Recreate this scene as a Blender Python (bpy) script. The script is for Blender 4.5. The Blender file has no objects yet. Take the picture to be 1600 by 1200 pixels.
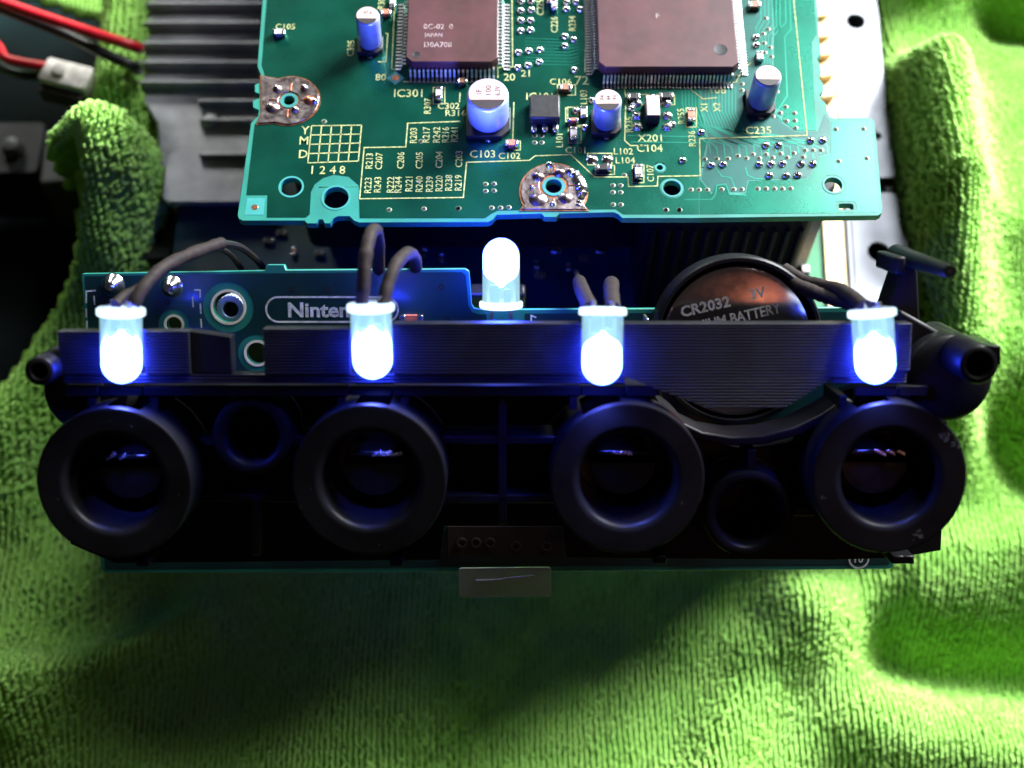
import bpy, bmesh, math, random
import numpy as np
from mathutils import Vector, Matrix, noise as mnoise
from mathutils.geometry import tessellate_polygon

random.seed(7)
rng = np.random.default_rng(7)
MM = 0.001
scene = bpy.context.scene
col = scene.collection

# ------------------------------------------------------------------ camera
PITCH = math.radians(64.0)
FPX, PW, PH = 2125.0, 1600.0, 1200.0
CAM = Vector((0.0, -90.0, 230.0))
FWD = Vector((0, math.cos(PITCH), -math.sin(PITCH)))
UPV = Vector((0, math.sin(PITCH), math.cos(PITCH)))
cd = bpy.data.cameras.new('camera')
cd.sensor_width = 36.0
cd.lens = FPX / PW * 36.0
cd.clip_start = 0.005
cd.clip_end = 20.0
cd.dof.use_dof = True
cd.dof.focus_distance = 0.186
cd.dof.aperture_fstop = 16.5
cd.dof.aperture_blades = 0
cam = bpy.data.objects.new('camera', cd)
col.objects.link(cam)
cam.location = CAM * MM
cam.rotation_euler = (math.radians(90) - PITCH, 0, 0)
scene.camera = cam

# ------------------------------------------------------------------ world, room lights, added reflection lamps
world = bpy.data.worlds.new('World')
scene.world = world
world.use_nodes = True
bg = world.node_tree.nodes['Background']
bg.inputs[0].default_value = (0.80, 0.72, 0.72, 1)
bg.inputs[1].default_value = 0.030

def area_light(name, pos, target, sx, sy, power, color, roll=0.0):
    ld = bpy.data.lights.new(name, 'AREA')
    ld.shape = 'RECTANGLE'
    ld.size, ld.size_y = sx * MM, sy * MM
    ld.energy = power
    ld.color = color
    o = bpy.data.objects.new(name, ld)
    col.objects.link(o)
    o.location = Vector(pos) * MM
    o.rotation_euler = ((Vector(target) - Vector(pos)).to_track_quat('-Z', 'Y').to_matrix().to_4x4() @ Matrix.Rotation(math.radians(roll), 4, 'Z')).to_euler()
    return o

area_light('window_light', (660, 640, 540), (20, 0, 30), 360, 300, 60.0, (0.95, 0.98, 1.0))
area_light('board_sheen_light', (440, 700, 960), (40, 60, 60), 240, 260, 8.0, (0.93, 0.97, 1.0))  # added lamp, gives the right side of the drive board its sheen
area_light('left_window_light', (-300, 800, 400), (-60, -20, 20), 200, 200, 3.6, (0.97, 1.0, 0.92))
area_light('hand_reflection_light', (96, -212, 283), (36, -4, 70), 60, 56, 0.016, (1.0, 0.34, 0.20), 28)  # added lamp, mirrored in the coin cell in place of a warm hand

vs = scene.view_settings
vs.view_transform = 'Standard'
vs.look = 'None'
vs.exposure = 0.0
vs.gamma = 1.0
vs.use_curve_mapping = False
scene.render.engine = 'CYCLES'
scene.cycles.max_bounces = 8
scene.cycles.transparent_max_bounces = 16
scene.cycles.sample_clamp_indirect = 6.0
scene.cycles.use_denoising = True
scene.cycles.caustics_reflective = False
scene.cycles.caustics_refractive = False

# ------------------------------------------------------------------ photo pixel -> place
def ray(px, py):
    return FWD + Vector((1, 0, 0)) * ((px - PW / 2) / FPX) + UPV * ((PH / 2 - py) / FPX)
def at(px, py, z):
    r = ray(px, py)
    t = (z - CAM.z) / r.z
    return CAM + r * t

# front assembly frame: leans back, faces the lens
TILT = math.radians(10.5)
FW = UPV * math.cos(TILT) - FWD * math.sin(TILT)        # up along the board
FN = Vector((1, 0, 0)).cross(FW)                        # out of the board
FO = CAM + (ray(780, 650)) * 185.0
FRAME = Matrix(((1, FW.x, FN.x, FO.x * MM), (0, FW.y, FN.y, FO.y * MM), (0, FW.z, FN.z, FO.z * MM), (0, 0, 0, 1)))
def fr(px, py, n=0.0):
    r = ray(px, py)
    p0 = FO + FN * n
    t = (p0 - CAM).dot(FN) / r.dot(FN)
    q = CAM + r * t - FO
    return Vector((q.x, q.dot(FW), n))
ZU = 69.5
UO = Vector((0, 40, ZU))
UFRAME = Matrix.Translation(UO * MM)
def up(px, py, h=0.0):
    q = at(px, py, ZU + h) - UO
    return Vector((q.x, q.y, h))
def uscale(px, py):
    return (up(px + 1, py) - up(px, py)).length

# ------------------------------------------------------------------ materials
M = {}
def pbr(name, colr, rough=0.5, metal=0.0, var=0.12, nscale=0.3, bump=0.0, bscale=2.0, coat=0.0, spec=0.5,
        rvar=0.1, col2=None, speck=None, trans=0.0, ior=1.45, sss=0.0):
    m = bpy.data.materials.new(name)
    m.use_nodes = True
    nt = m.node_tree
    N, Lk = nt.nodes, nt.links
    b = N['Principled BSDF']
    b.inputs['Roughness'].default_value = rough
    b.inputs['Metallic'].default_value = metal
    b.inputs['Specular IOR Level'].default_value = spec
    b.inputs['Coat Weight'].default_value = coat
    b.inputs['Coat Roughness'].default_value = 0.12
    b.inputs['IOR'].default_value = ior
    b.inputs['Transmission Weight'].default_value = trans
    tc = N.new('ShaderNodeTexCoord')
    nz = N.new('ShaderNodeTexNoise')
    nz.inputs['Scale'].default_value = nscale * 1000
    nz.inputs['Detail'].default_value = 4.0
    Lk.new(tc.outputs['Object'], nz.inputs['Vector'])
    mix = N.new('ShaderNodeMix'); mix.data_type = 'RGBA'
    c2 = col2 if col2 else tuple(max(0, c * (1 - 2 * var)) for c in colr)
    c1 = colr if col2 else tuple(min(1, c * (1 + var)) for c in colr)
    mix.inputs[6].default_value = (*c1, 1)
    mix.inputs[7].default_value = (*c2, 1)
    rmp = N.new('ShaderNodeValToRGB')
    rmp.color_ramp.elements[0].position = 0.35
    rmp.color_ramp.elements[1].position = 0.68
    Lk.new(nz.outputs['Fac'], rmp.inputs['Fac'])
    Lk.new(rmp.outputs['Color'], mix.inputs[0])
    out = mix.outputs[2]
    if speck:                                            # dust and scratches with a shape of their own
        sc_, amount, scol = speck
        vz = N.new('ShaderNodeTexNoise')
        vz.inputs['Scale'].default_value = sc_ * 1000
        vz.inputs['Detail'].default_value = 6.0
        vz.inputs['Roughness'].default_value = 0.75
        Lk.new(tc.outputs['Object'], vz.inputs['Vector'])
        r2 = N.new('ShaderNodeValToRGB')
        r2.color_ramp.elements[0].position = amount
        r2.color_ramp.elements[1].position = min(1, amount + 0.05)
        Lk.new(vz.outputs['Fac'], r2.inputs['Fac'])
        m2 = N.new('ShaderNodeMix'); m2.data_type = 'RGBA'
        Lk.new(r2.outputs['Color'], m2.inputs[0])
        Lk.new(out, m2.inputs[6])
        m2.inputs[7].default_value = (*scol, 1)
        out = m2.outputs[2]
    Lk.new(out, b.inputs['Base Color'])
    if rvar > 0:
        mr = N.new('ShaderNodeMapRange')
        mr.inputs['To Min'].default_value = max(0.02, rough - rvar)
        mr.inputs['To Max'].default_value = min(1, rough + rvar)
        n2 = N.new('ShaderNodeTexNoise')
        n2.inputs['Scale'].default_value = nscale * 2300
        n2.inputs['Detail'].default_value = 5
        Lk.new(tc.outputs['Object'], n2.inputs['Vector'])
        Lk.new(n2.outputs['Fac'], mr.inputs['Value'])
        Lk.new(mr.outputs['Result'], b.inputs['Roughness'])
    if bump > 0:
        n3 = N.new('ShaderNodeTexNoise')
        n3.inputs['Scale'].default_value = bscale * 1000
        n3.inputs['Detail'].default_value = 4
        Lk.new(tc.outputs['Object'], n3.inputs['Vector'])
        bp = N.new('ShaderNodeBump')
        bp.inputs['Strength'].default_value = 0.6
        bp.inputs['Distance'].default_value = bump * MM
        Lk.new(n3.outputs['Fac'], bp.inputs['Height'])
        Lk.new(bp.outputs['Normal'], b.inputs['Normal'])
    M[name] = m
    return m

def emit(name, colr, strength):
    m = bpy.data.materials.new(name)
    m.use_nodes = True
    nt = m.node_tree
    nt.nodes.clear()
    e = nt.nodes.new('ShaderNodeEmission')
    e.inputs[0].default_value = (*colr, 1)
    e.inputs[1].default_value = strength
    o = nt.nodes.new('ShaderNodeOutputMaterial')
    nt.links.new(e.outputs[0], o.inputs[0])
    M[name] = m
    return m

def epoxy(name, colr, glow, clear):
    """clear LED epoxy: see-through, shiny, and lit up from inside"""
    m = bpy.data.materials.new(name)
    m.use_nodes = True
    nt = m.node_tree
    N, Lk = nt.nodes, nt.links
    N.clear()
    e = N.new('ShaderNodeEmission'); e.inputs[0].default_value = (*colr, 1); e.inputs[1].default_value = glow
    t = N.new('ShaderNodeBsdfTransparent'); t.inputs[0].default_value = (0.92, 0.97, 1, 1)
    g = N.new('ShaderNodeBsdfGlossy'); g.inputs['Roughness'].default_value = 0.06
    lw = N.new('ShaderNodeFresnel'); lw.inputs[0].default_value = 1.5
    nz = N.new('ShaderNodeTexNoise'); nz.inputs['Scale'].default_value = 600
    tc = N.new('ShaderNodeTexCoord'); Lk.new(tc.outputs['Object'], nz.inputs['Vector'])
    mr = N.new('ShaderNodeMapRange'); mr.inputs['To Min'].default_value = clear - 0.2; mr.inputs['To Max'].default_value = clear + 0.2
    Lk.new(nz.outputs['Fac'], mr.inputs['Value'])
    m1 = N.new('ShaderNodeMixShader'); Lk.new(mr.outputs['Result'], m1.inputs[0])
    Lk.new(e.outputs[0], m1.inputs[1]); Lk.new(t.outputs[0], m1.inputs[2])
    m2 = N.new('ShaderNodeMixShader'); Lk.new(lw.outputs[0], m2.inputs[0])
    Lk.new(m1.outputs[0], m2.inputs[1]); Lk.new(g.outputs[0], m2.inputs[2])
    o = N.new('ShaderNodeOutputMaterial'); Lk.new(m2.outputs[0], o.inputs[0])
    M[name] = m
    return m

pbr('laminate', (0.016, 0.19, 0.145), 0.42, var=0.10, nscale=0.2, rvar=0.08)
pbr('mask', (0.0045, 0.105, 0.068), 0.28, 0.75, var=0.16, nscale=0.09, rvar=0.07, coat=0.25, bump=0.012, bscale=3, speck=(1.3, 0.70, (0.03, 0.14, 0.10)))
pbr('mask_light', (0.012, 0.19, 0.130), 0.33, 0.6, var=0.12, nscale=0.12, rvar=0.07, coat=0.25)
pbr('mask_trace', (0.005, 0.080, 0.066), 0.36, 0.30, var=0.12, nscale=0.12, rvar=0.07, coat=0.2)
pbr('mask_front', (0.004, 0.036, 0.036), 0.36, var=0.15, nscale=0.1, rvar=0.08, coat=0.2, speck=(1.3, 0.71, (0.03, 0.12, 0.12)))
pbr('mask_pale', (0.04, 0.26, 0.24), 0.4, var=0.08)
pbr('silk', (0.37, 0.41, 0.17), 0.7, var=0.25, nscale=1.5, rvar=0)
pbr('silk_white', (0.62, 0.66, 0.66), 0.7, var=0.2, nscale=1.5, rvar=0)
pbr('copper', (0.75, 0.30, 0.17), 0.32, 1.0, var=0.2, nscale=1.0)
pbr('tinned', (0.60, 0.52, 0.52), 0.30, 1.0, col2=(0.24, 0.17, 0.17), nscale=0.7, bump=0.10, bscale=0.9, rvar=0.15)
pbr('solder', (0.78, 0.76, 0.76), 0.20, 1.0, var=0.12, nscale=1.5, bump=0.03, bscale=2)
pbr('pin_metal', (0.75, 0.75, 0.76), 0.30, 1.0, var=0.15, nscale=2)
pbr('chip_body', (0.066, 0.020, 0.023), 0.42, var=0.15, nscale=0.25, bump=0.01, bscale=8, spec=0.55, rvar=0.06)  # grey chips tinted brown, a warm reflection put into the colour
pbr('chip_mark', (0.34, 0.26, 0.25), 0.55, var=0.3, nscale=2)
pbr('black_part', (0.012, 0.012, 0.013), 0.45, var=0.2, nscale=0.8)
pbr('can', (0.40, 0.46, 0.66), 0.36, 0.5, var=0.06, nscale=0.6, rvar=0.05)  # blue LED light tinted into the aluminium colour
pbr('can_top', (0.56, 0.39, 0.37), 0.45, 0.3, var=0.08, nscale=0.8)  # same aluminium, pink of the warm light overhead put into the colour
pbr('ink_black', (0.02, 0.012, 0.014), 0.55, var=0.2)
pbr('smd_brown', (0.25, 0.12, 0.07), 0.5, var=0.25, nscale=1.5)
pbr('smd_grey', (0.40, 0.37, 0.36), 0.4, var=0.2, nscale=1.5)
pbr('smd_red', (0.62, 0.16, 0.10), 0.45, var=0.2, nscale=1.5)
pbr('crystal_lid', (0.42, 0.36, 0.34), 0.38, 0.6, var=0.1)
pbr('black_plastic', (0.0075, 0.0075, 0.0085), 0.40, var=0.25, nscale=0.12, bump=0.010, bscale=5, rvar=0.10, spec=0.16, speck=(0.9, 0.72, (0.10, 0.10, 0.10)))
pbr('worn_plastic', (0.12, 0.115, 0.11), 0.7, col2=(0.02, 0.02, 0.02), nscale=1.6, bump=0.08, bscale=2)
pbr('printed_plastic', (0.012, 0.012, 0.014), 0.34, var=0.2, nscale=0.3, rvar=0.08, spec=0.5)
pbr('socket_plastic', (0.003, 0.003, 0.0035), 0.16, var=0.2)
pbr('cell_steel', (0.66, 0.54, 0.52), 0.14, 1.0, var=0.06, nscale=0.4, rvar=0.06, bump=0.003, bscale=0.4)
pbr('cell_mark', (0.46, 0.42, 0.42), 0.6, 0.3, var=0.2, nscale=2)
pbr('heat_shrink', (0.014, 0.008, 0.007), 0.72, var=0.3, nscale=1.0, bump=0.12, bscale=1.2, spec=0.3)
pbr('wire_black', (0.014, 0.013, 0.014), 0.38, var=0.2)
pbr('wire_red', (0.55, 0.012, 0.022), 0.35, var=0.12, nscale=0.5)
pbr('wire_blue', (0.05, 0.05, 0.35), 0.4)
pbr('shield', (0.27, 0.28, 0.31), 0.48, 0.7, var=0.08, nscale=0.08, bump=0.02, bscale=0.6, rvar=0.1)
pbr('gold_strip', (0.86, 0.66, 0.36), 0.5, 0.25, var=0.08, nscale=0.3)
pbr('aluminium', (0.40, 0.40, 0.43), 0.5, 0.6, var=0.12, nscale=0.2, rvar=0.1)
pbr('case_black', (0.010, 0.010, 0.013), 0.40, var=0.2, nscale=0.2)
pbr('mother_mask', (0.006, 0.042, 0.055), 0.38, var=0.2, nscale=0.12)
pbr('mother_light', (0.03, 0.22, 0.09), 0.42, var=0.2, nscale=0.12)
pbr('white_nylon', (0.62, 0.58, 0.52), 0.5, var=0.25, nscale=0.25, rvar=0.05)
pbr('grey_box', (0.06, 0.06, 0.055), 0.5, var=0.2, nscale=0.1)
pbr('rim_white', (0.75, 0.72, 0.58), 0.6, var=0.1)
pbr('pad_metal', (0.50, 0.46, 0.40), 0.35, 0.8, var=0.2, nscale=2)
pbr('via_ring', (0.16, 0.22, 0.15), 0.4, 0.3, var=0.2, nscale=2)
pbr('contact_metal', (0.60, 0.60, 0.70), 0.25, 0.9, var=0.3, nscale=3)
pbr('brown_pad', (0.06, 0.055, 0.045), 0.5, 0.3, var=0.3, nscale=2)
pbr('hole_dark', (0.012, 0.010, 0.009), 0.8, var=0.2)
pbr('table_dark', (0.006, 0.010, 0.011), 0.85, col2=(0.003, 0.004, 0.005), nscale=0.02, spec=0.1)
pbr('teal_dark', (0.004, 0.026, 0.028), 0.7, col2=(0.002, 0.008, 0.010), nscale=0.05, spec=0.2)
pbr('brown_board', (0.020, 0.013, 0.009), 0.6, var=0.2)
pbr('towel_base', (0.24, 0.46, 0.08), 0.95, var=0.2, nscale=0.25, rvar=0, spec=0.1)
pbr('towel_yarn', (0.43, 0.75, 0.17), 0.85, col2=(0.32, 0.65, 0.115), nscale=0.12, rvar=0, spec=0.15)
tb = M['towel_yarn'].node_tree.nodes['Principled BSDF']
tb.inputs['Sheen Weight'].default_value = 0.25
tb.inputs['Sheen Roughness'].default_value = 0.5
pbr('clear_film', (0.92, 0.90, 0.93), 0.45, var=0.04, rvar=0.1, trans=0.75, spec=0.3)
emit('led_core', (0.020, 0.040, 1.0), 360.0)
emit('led_chip', (0.25, 0.4, 1.0), 20.0)
epoxy('led_epoxy', (0.46, 0.86, 1.0), 1.25, 0.34)
epoxy('led_flange', (0.66, 0.86, 1.0), 2.6, 0.2)
pbr('led_post', (0.35, 0.45, 0.55), 0.35, 0.8, var=0.1)

# ------------------------------------------------------------------ mesh helpers (millimetres)
class MB:
    def __init__(s):
        s.v, s.f, s.mi = [], [], []
        s.cur = 0
    def add(s, verts, faces, mat=None):
        o = len(s.v)
        s.v += [tuple(v) for v in verts]
        s.f += [tuple(i + o for i in f) for f in faces]
        s.mi += [s.cur] * len(faces)
        return s
    def box(s, x0, x1, y0, y1, z0, z1):
        vs_ = [(x, y, z) for z in (z0, z1) for y in (y0, y1) for x in (x0, x1)]
        return s.add(vs_, [(0, 2, 3, 1), (4, 5, 7, 6), (0, 1, 5, 4), (2, 6, 7, 3), (0, 4, 6, 2), (1, 3, 7, 5)])
    def prism(s, outline, z0, z1, holes=()):
        rings = [list(outline)] + [list(h) for h in holes]
        tris = tessellate_polygon([[Vector((p[0], p[1], 0)) for p in r] for r in rings])
        flat = [(p[0], p[1]) for r in rings for p in r]
        n = len(flat)
        vs_ = [(x, y, z0) for x, y in flat] + [(x, y, z1) for x, y in flat]
        fs = []
        for t in tris:
            a, b, c = t
            ar = (flat[b][0] - flat[a][0]) * (flat[c][1] - flat[a][1]) - (flat[c][0] - flat[a][0]) * (flat[b][1] - flat[a][1])
            if abs(ar) < 1e-12: continue
            if ar < 0: a, b, c = a, c, b
            fs += [(a + n, b + n, c + n), (a, c, b)]
        o = 0
        for k, r in enumerate(rings):
            m_ = len(r)
            sgn = sum(r[i][0] * r[(i + 1) % m_][1] - r[(i + 1) % m_][0] * r[i][1] for i in range(m_))
            fl = (sgn > 0) == (k == 0)
            for i in range(m_):
                a, b = o + i, o + (i + 1) % m_
                fs.append((a, b, b + n, a + n) if fl else (b, a, a + n, b + n))
            o += m_
        return s.add(vs_, fs)
    def sheet(s, outline, z, holes=()):
        rings = [list(outline)] + [list(h) for h in holes]
        tris = tessellate_polygon([[Vector((p[0], p[1], 0)) for p in r] for r in rings])
        flat = [(p[0], p[1]) for r in rings for p in r]
        fs = []
        for a, b, c in tris:
            ar = (flat[b][0] - flat[a][0]) * (flat[c][1] - flat[a][1]) - (flat[c][0] - flat[a][0]) * (flat[b][1] - flat[a][1])
            if abs(ar) < 1e-12: continue
            fs.append((a, b, c) if ar > 0 else (a, c, b))
        return s.add([(x, y, z) for x, y in flat], fs)
    def lathe(s, prof, c=(0, 0, 0), seg=32, axis='z', sx=1.0, sy=1.0):
        vs_, fs = [], []
        k = len(prof)
        for i in range(seg):
            a = 2 * math.pi * i / seg
            for r, h in prof:
                p = (r * math.cos(a) * sx, r * math.sin(a) * sy, h)
                if axis == 'y': p = (p[0], p[2], -p[1])
                if axis == '-y': p = (p[0], -p[2], p[1])
                if axis == 'x': p = (p[2], p[0], p[1])
                vs_.append((p[0] + c[0], p[1] + c[1], p[2] + c[2]))
        for i in range(seg):
            j = (i + 1) % seg
            for q in range(k - 1):
                fs.append((i * k + q, j * k + q, j * k + q + 1, i * k + q + 1))
        return s.add(vs_, fs)
    def tube(s, path, rad, seg=8, cap=True):
        path = [Vector(p) for p in path]
        rads = rad if isinstance(rad, (list, tuple)) else [rad] * len(path)
        vs_, fs = [], []
        prev = None
        for i, p in enumerate(path):
            d = (path[min(i + 1, len(path) - 1)] - path[max(i - 1, 0)]).normalized()
            if prev is None:
                ref = Vector((0, 0, 1)) if abs(d.z) < 0.9 else Vector((1, 0, 0))
                u = d.cross(ref).normalized()
            else:
                u = (prev - d * prev.dot(d)).normalized()
            prev = u
            w = d.cross(u)
            for k in range(seg):
                a = 2 * math.pi * k / seg
                vs_.append(p + (u * math.cos(a) + w * math.sin(a)) * rads[i])
        for i in range(len(path) - 1):
            for k in range(seg):
                a, b = i * seg + k, i * seg + (k + 1) % seg
                fs.append((a, b, b + seg, a + seg))
        if cap:
            fs.append(tuple(range(seg - 1, -1, -1)))
            fs.append(tuple(range((len(path) - 1) * seg, len(path) * seg)))
        return s.add(vs_, fs)
    def strip(s, pts, w, z):
        """flat printed line of width w along pts (mitred)"""
        pts = [Vector((p[0], p[1])) for p in pts]
        closed = (pts[0] - pts[-1]).length < 1e-6
        if closed: pts = pts[:-1]
        n = len(pts)
        L_, R_ = [], []
        for i, p in enumerate(pts):
            a = pts[(i - 1) % n] if (i > 0 or closed) else None
            b = pts[(i + 1) % n] if (i < n - 1 or closed) else None
            d1 = (p - a).normalized() if a is not None else (b - p).normalized()
            d2 = (b - p).normalized() if b is not None else d1
            t = (d1 + d2)
            t = t.normalized() if t.length > 1e-6 else d1
            nn = Vector((-t.y, t.x))
            q = max(0.35, nn.dot(Vector((-d1.y, d1.x))))
            L_.append(p + nn * (w / 2 / q)); R_.append(p - nn * (w / 2 / q))
        vs_ = [(p.x, p.y, z) for p in L_] + [(p.x, p.y, z) for p in R_]
        m_ = n if closed else n - 1
        fs = [(n + i, n + (i + 1) % n, (i + 1) % n, i) for i in range(m_)]
        return s.add(vs_, fs)
    def text(s, string, c, height, z, rot=0.0, bold=0.0, stretch=1.0, align='c'):
        v, f = text_geo(string, bold)
        ca, sa = math.cos(math.radians(rot)), math.sin(math.radians(rot))
        return s.add([(c[0] + height * (x * stretch * ca - y * sa), c[1] + height * (x * stretch * sa + y * ca), z) for x, y in v], f)
    def xf(s, mtx, start=0):
        s.v[start:] = [tuple(mtx @ Vector(v)) for v in s.v[start:]]
        return s
    def build(s, name, mat, parent=None, smooth=True, bevel=0.0, angle=35, matrix=None, segs=2):
        me = bpy.data.meshes.new(name)
        me.from_pydata([(x * MM, y * MM, z * MM) for x, y, z in s.v], [], s.f)
        mats = mat if isinstance(mat, (list, tuple)) else [mat]
        for m_ in mats: me.materials.append(M[m_])
        if len(mats) > 1:
            me.polygons.foreach_set('material_index', s.mi)
        if smooth:
            me.polygons.foreach_set('use_smooth', [True] * len(me.polygons))
            me.set_sharp_from_angle(angle=math.radians(angle))
        me.update()
        return link(name, me, parent, bevel, matrix, segs)

def link(name, me, parent=None, bevel=0.0, matrix=None, segs=2):
    o = bpy.data.objects.new(name, me)
    col.objects.link(o)
    if parent: o.parent = parent
    if matrix is not None: o.matrix_local = matrix
    if bevel > 0:
        b = o.modifiers.new('bevel', 'BEVEL')
        b.width = bevel * MM; b.segments = segs; b.limit_method = 'ANGLE'; b.angle_limit = math.radians(40)
    return o

_tc = {}
def text_geo(string, bold=0.0):
    key = (string, bold)
    if key in _tc: return _tc[key]
    cu = bpy.data.curves.new('t', 'FONT')
    cu.body = string; cu.size = 1.0; cu.resolution_u = 2; cu.offset = bold
    o = bpy.data.objects.new('t', cu)
    col.objects.link(o)
    dg = bpy.context.evaluated_depsgraph_get()
    me = o.evaluated_get(dg).to_mesh()
    v = np.array([(a.co.x, a.co.y) for a in me.vertices]) if len(me.vertices) else np.zeros((1, 2))
    f = [tuple(p.vertices) for p in me.polygons]
    o.evaluated_get(dg).to_mesh_clear()
    bpy.data.objects.remove(o); bpy.data.curves.remove(cu)
    # normalise: cap height 1, centred
    y0, y1 = v[:, 1].min(), v[:, 1].max()
    x0, x1 = v[:, 0].min(), v[:, 0].max()
    h = max(y1 - y0, 1e-4)
    k = 1.0 / (0.73 if h < 0.5 else h)
    v = np.stack([(v[:, 0] - (x0 + x1) / 2) * k, (v[:, 1] - (y0 + y1) / 2) * k], 1)
    _tc[key] = (v.tolist(), f)
    return _tc[key]

def tag(o, label, cat, group=None, kind=None):
    if label: o['label'] = label
    if cat: o['category'] = cat
    if group: o['group'] = group
    if kind: o['kind'] = kind
    return o
def thing(name, label, cat, matrix=None, group=None):
    o = bpy.data.objects.new(name, None)
    o.empty_display_size = 0.004
    col.objects.link(o)
    if matrix is not None: o.matrix_world = matrix
    return tag(o, label, cat, group)
def circ(cx, cy, r, n=24, ry=None, a0=0, a1=360, close=False):
    ry = ry or r
    full = abs(a1 - a0) >= 360
    k = n if full else n + 1
    return [(cx + r * math.cos(math.radians(a0 + (a1 - a0) * i / n)), cy + ry * math.sin(math.radians(a0 + (a1 - a0) * i / n))) for i in range(k)]
def rrect(x0, x1, y0, y1, r, n=5):
    out = []
    for cx, cy, a in ((x1 - r, y1 - r, 0), (x0 + r, y1 - r, 90), (x0 + r, y0 + r, 180), (x1 - r, y0 + r, 270)):
        out += [(cx + r * math.cos(math.radians(a + 90 * i / n)), cy + r * math.sin(math.radians(a + 90 * i / n))) for i in range(n + 1)]
    return out
def smooth_path(pts, sub=6):
    pts = [Vector(p) for p in pts]
    out = []
    for i in range(len(pts) - 1):
        p0, p1, p2, p3 = pts[max(i - 1, 0)], pts[i], pts[i + 1], pts[min(i + 2, len(pts) - 1)]
        for k in range(sub):
            t = k / sub
            out.append(0.5 * ((2 * p1) + (p2 - p0) * t + (2 * p0 - 5 * p1 + 4 * p2 - p3) * t * t + (3 * p1 - p0 - 3 * p2 + p3) * t ** 3))
    out.append(pts[-1])
    return out

# ================================================================== table under everything
tbl = MB().box(-420, 420, -320, 420, -40, -20).build('table', 'table_dark', None, bevel=2)
tag(tbl, 'dark table top far below the towel', 'table', kind='structure')

# ================================================================== towel
ridges = []
def ridge(pts, amp, width, z=-6):
    ridges.append(([at(px, py, z) for px, py in pts], amp, width))
ridge([(1450, 150), (1462, 260), (1480, 380), (1505, 480), (1530, 560)], 20, 8, 30)
ridge([(1390, 120), (1470, 95), (1640, 120)], 14, 7)
ridge([(1400, 10), (1500, 40), (1640, 50)], -6, 9)
ridge([(1500, 175), (1640, 200)], -7, 6)
ridge([(1270, 975), (1430, 930), (1560, 895), (1650, 880)], 6, 10)
ridge([(1470, 690), (1540, 720), (1640, 790)], -6, 5)
ridge([(1500, 610), (1640, 680)], 3, 7)
ridge([(1400, 1010), (1490, 1042), (1640, 1050)], -7, 6)
ridge([(1380, 1140), (1640, 1180)], 8, 9)
ridge([(1090, 1230), (1180, 1030), (1260, 960)], 8, 7)
ridge([(1040, 1230), (1120, 1080), (1190, 980)], -4, 6)
ridge([(930, 1000), (760, 1230)], -10, 11)
ridge([(620, 940), (560, 1230)], 7, 14)
ridge([(330, 1000), (260, 1230)], -6, 12)
ridge([(-40, 720), (30, 860), (0, 1080)], 14, 14)
ridge([(30, 1110), (140, 1035), (250, 985), (300, 960)], 9, 5)
ridge([(120, 1000), (210, 930)], -8, 6)
ridge([(-60, 660), (0, 605), (62, 522), (128, 458), (150, 440)], 19, 9, 24)
ridge([(102, 246), (160, 236), (225, 218)], 29, 8, 42)
ridge([(195, -40), (185, 60), (175, 140)], 22, 7, 36)
ridge([(205, 300), (190, 400)], 8, 5, 26)
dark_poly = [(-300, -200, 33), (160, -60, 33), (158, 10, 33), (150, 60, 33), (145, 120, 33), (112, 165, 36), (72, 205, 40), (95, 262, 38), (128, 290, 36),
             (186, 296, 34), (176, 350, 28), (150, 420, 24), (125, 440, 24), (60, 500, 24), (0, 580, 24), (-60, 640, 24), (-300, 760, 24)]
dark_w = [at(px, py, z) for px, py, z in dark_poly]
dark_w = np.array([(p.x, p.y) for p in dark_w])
def inside(poly, X, Y):
    c = np.zeros(X.shape, bool)
    n = len(poly)
    for i in range(n):
        x1, y1 = poly[i]; x2, y2 = poly[(i + 1) % n]
        cond = ((y1 > Y) != (y2 > Y))
        xi = (x2 - x1) * (Y - y1) / (y2 - y1 + 1e-12) + x1
        c ^= cond & (X < xi)
    return c
def vnoise(X, Y, s, seed):
    out = np.zeros(X.shape)
    r = np.random.default_rng(seed)
    for k in range(9):
        a = r.uniform(0, 2 * math.pi); fq = s * r.uniform(0.5, 1.6)
        out += np.sin((X * math.cos(a) + Y * math.sin(a)) * fq + r.uniform(0, 6.28)) / 9
    return out
def towel_h(X, Y):
    Z = -11.0 + 27.0 * np.clip((Y + 2) / 44, 0, 1) ** 1.2 + 9 * np.clip((X - 62) / 10, 0, 1) * np.clip((Y + 30) / 20, 0, 1)
    for pts, amp, wd in ridges:
        D = np.full(X.shape, 1e9)
        for a, b in zip(pts[:-1], pts[1:]):
            dx, dy = b.x - a.x, b.y - a.y
            t = np.clip(((X - a.x) * dx + (Y - a.y) * dy) / (dx * dx + dy * dy), 0, 1)
            D = np.minimum(D, (X - a.x - t * dx) ** 2 + (Y - a.y - t * dy) ** 2)
        Z += amp * np.exp(-D / (2 * (wd * 0.72) ** 2))
    # hollow where the console stands, swell under the leaning front board
    cx = np.clip((np.minimum(X + 64, 70 - X)) / 7, 0, 1) * np.clip((Y - 6) / 9, 0, 1)
    Z = Z * (1 - cx) + 5 * cx
    sw = np.exp(-((Y - 6) / 9) ** 2) * np.clip((62 - np.abs(X)) / 16, 0, 1)
    Z = Z * (1 - 0.55 * sw) + (40 + 3 * np.sin(X * 0.06)) * 0.55 * sw
    Z += 1.6 * vnoise(X, Y, 0.12, 3) + 0.5 * vnoise(X, Y, 0.4, 4)
    return -17.0 + np.logaddexp(0, (Z + 17.0) / 1.5) * 1.5

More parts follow.
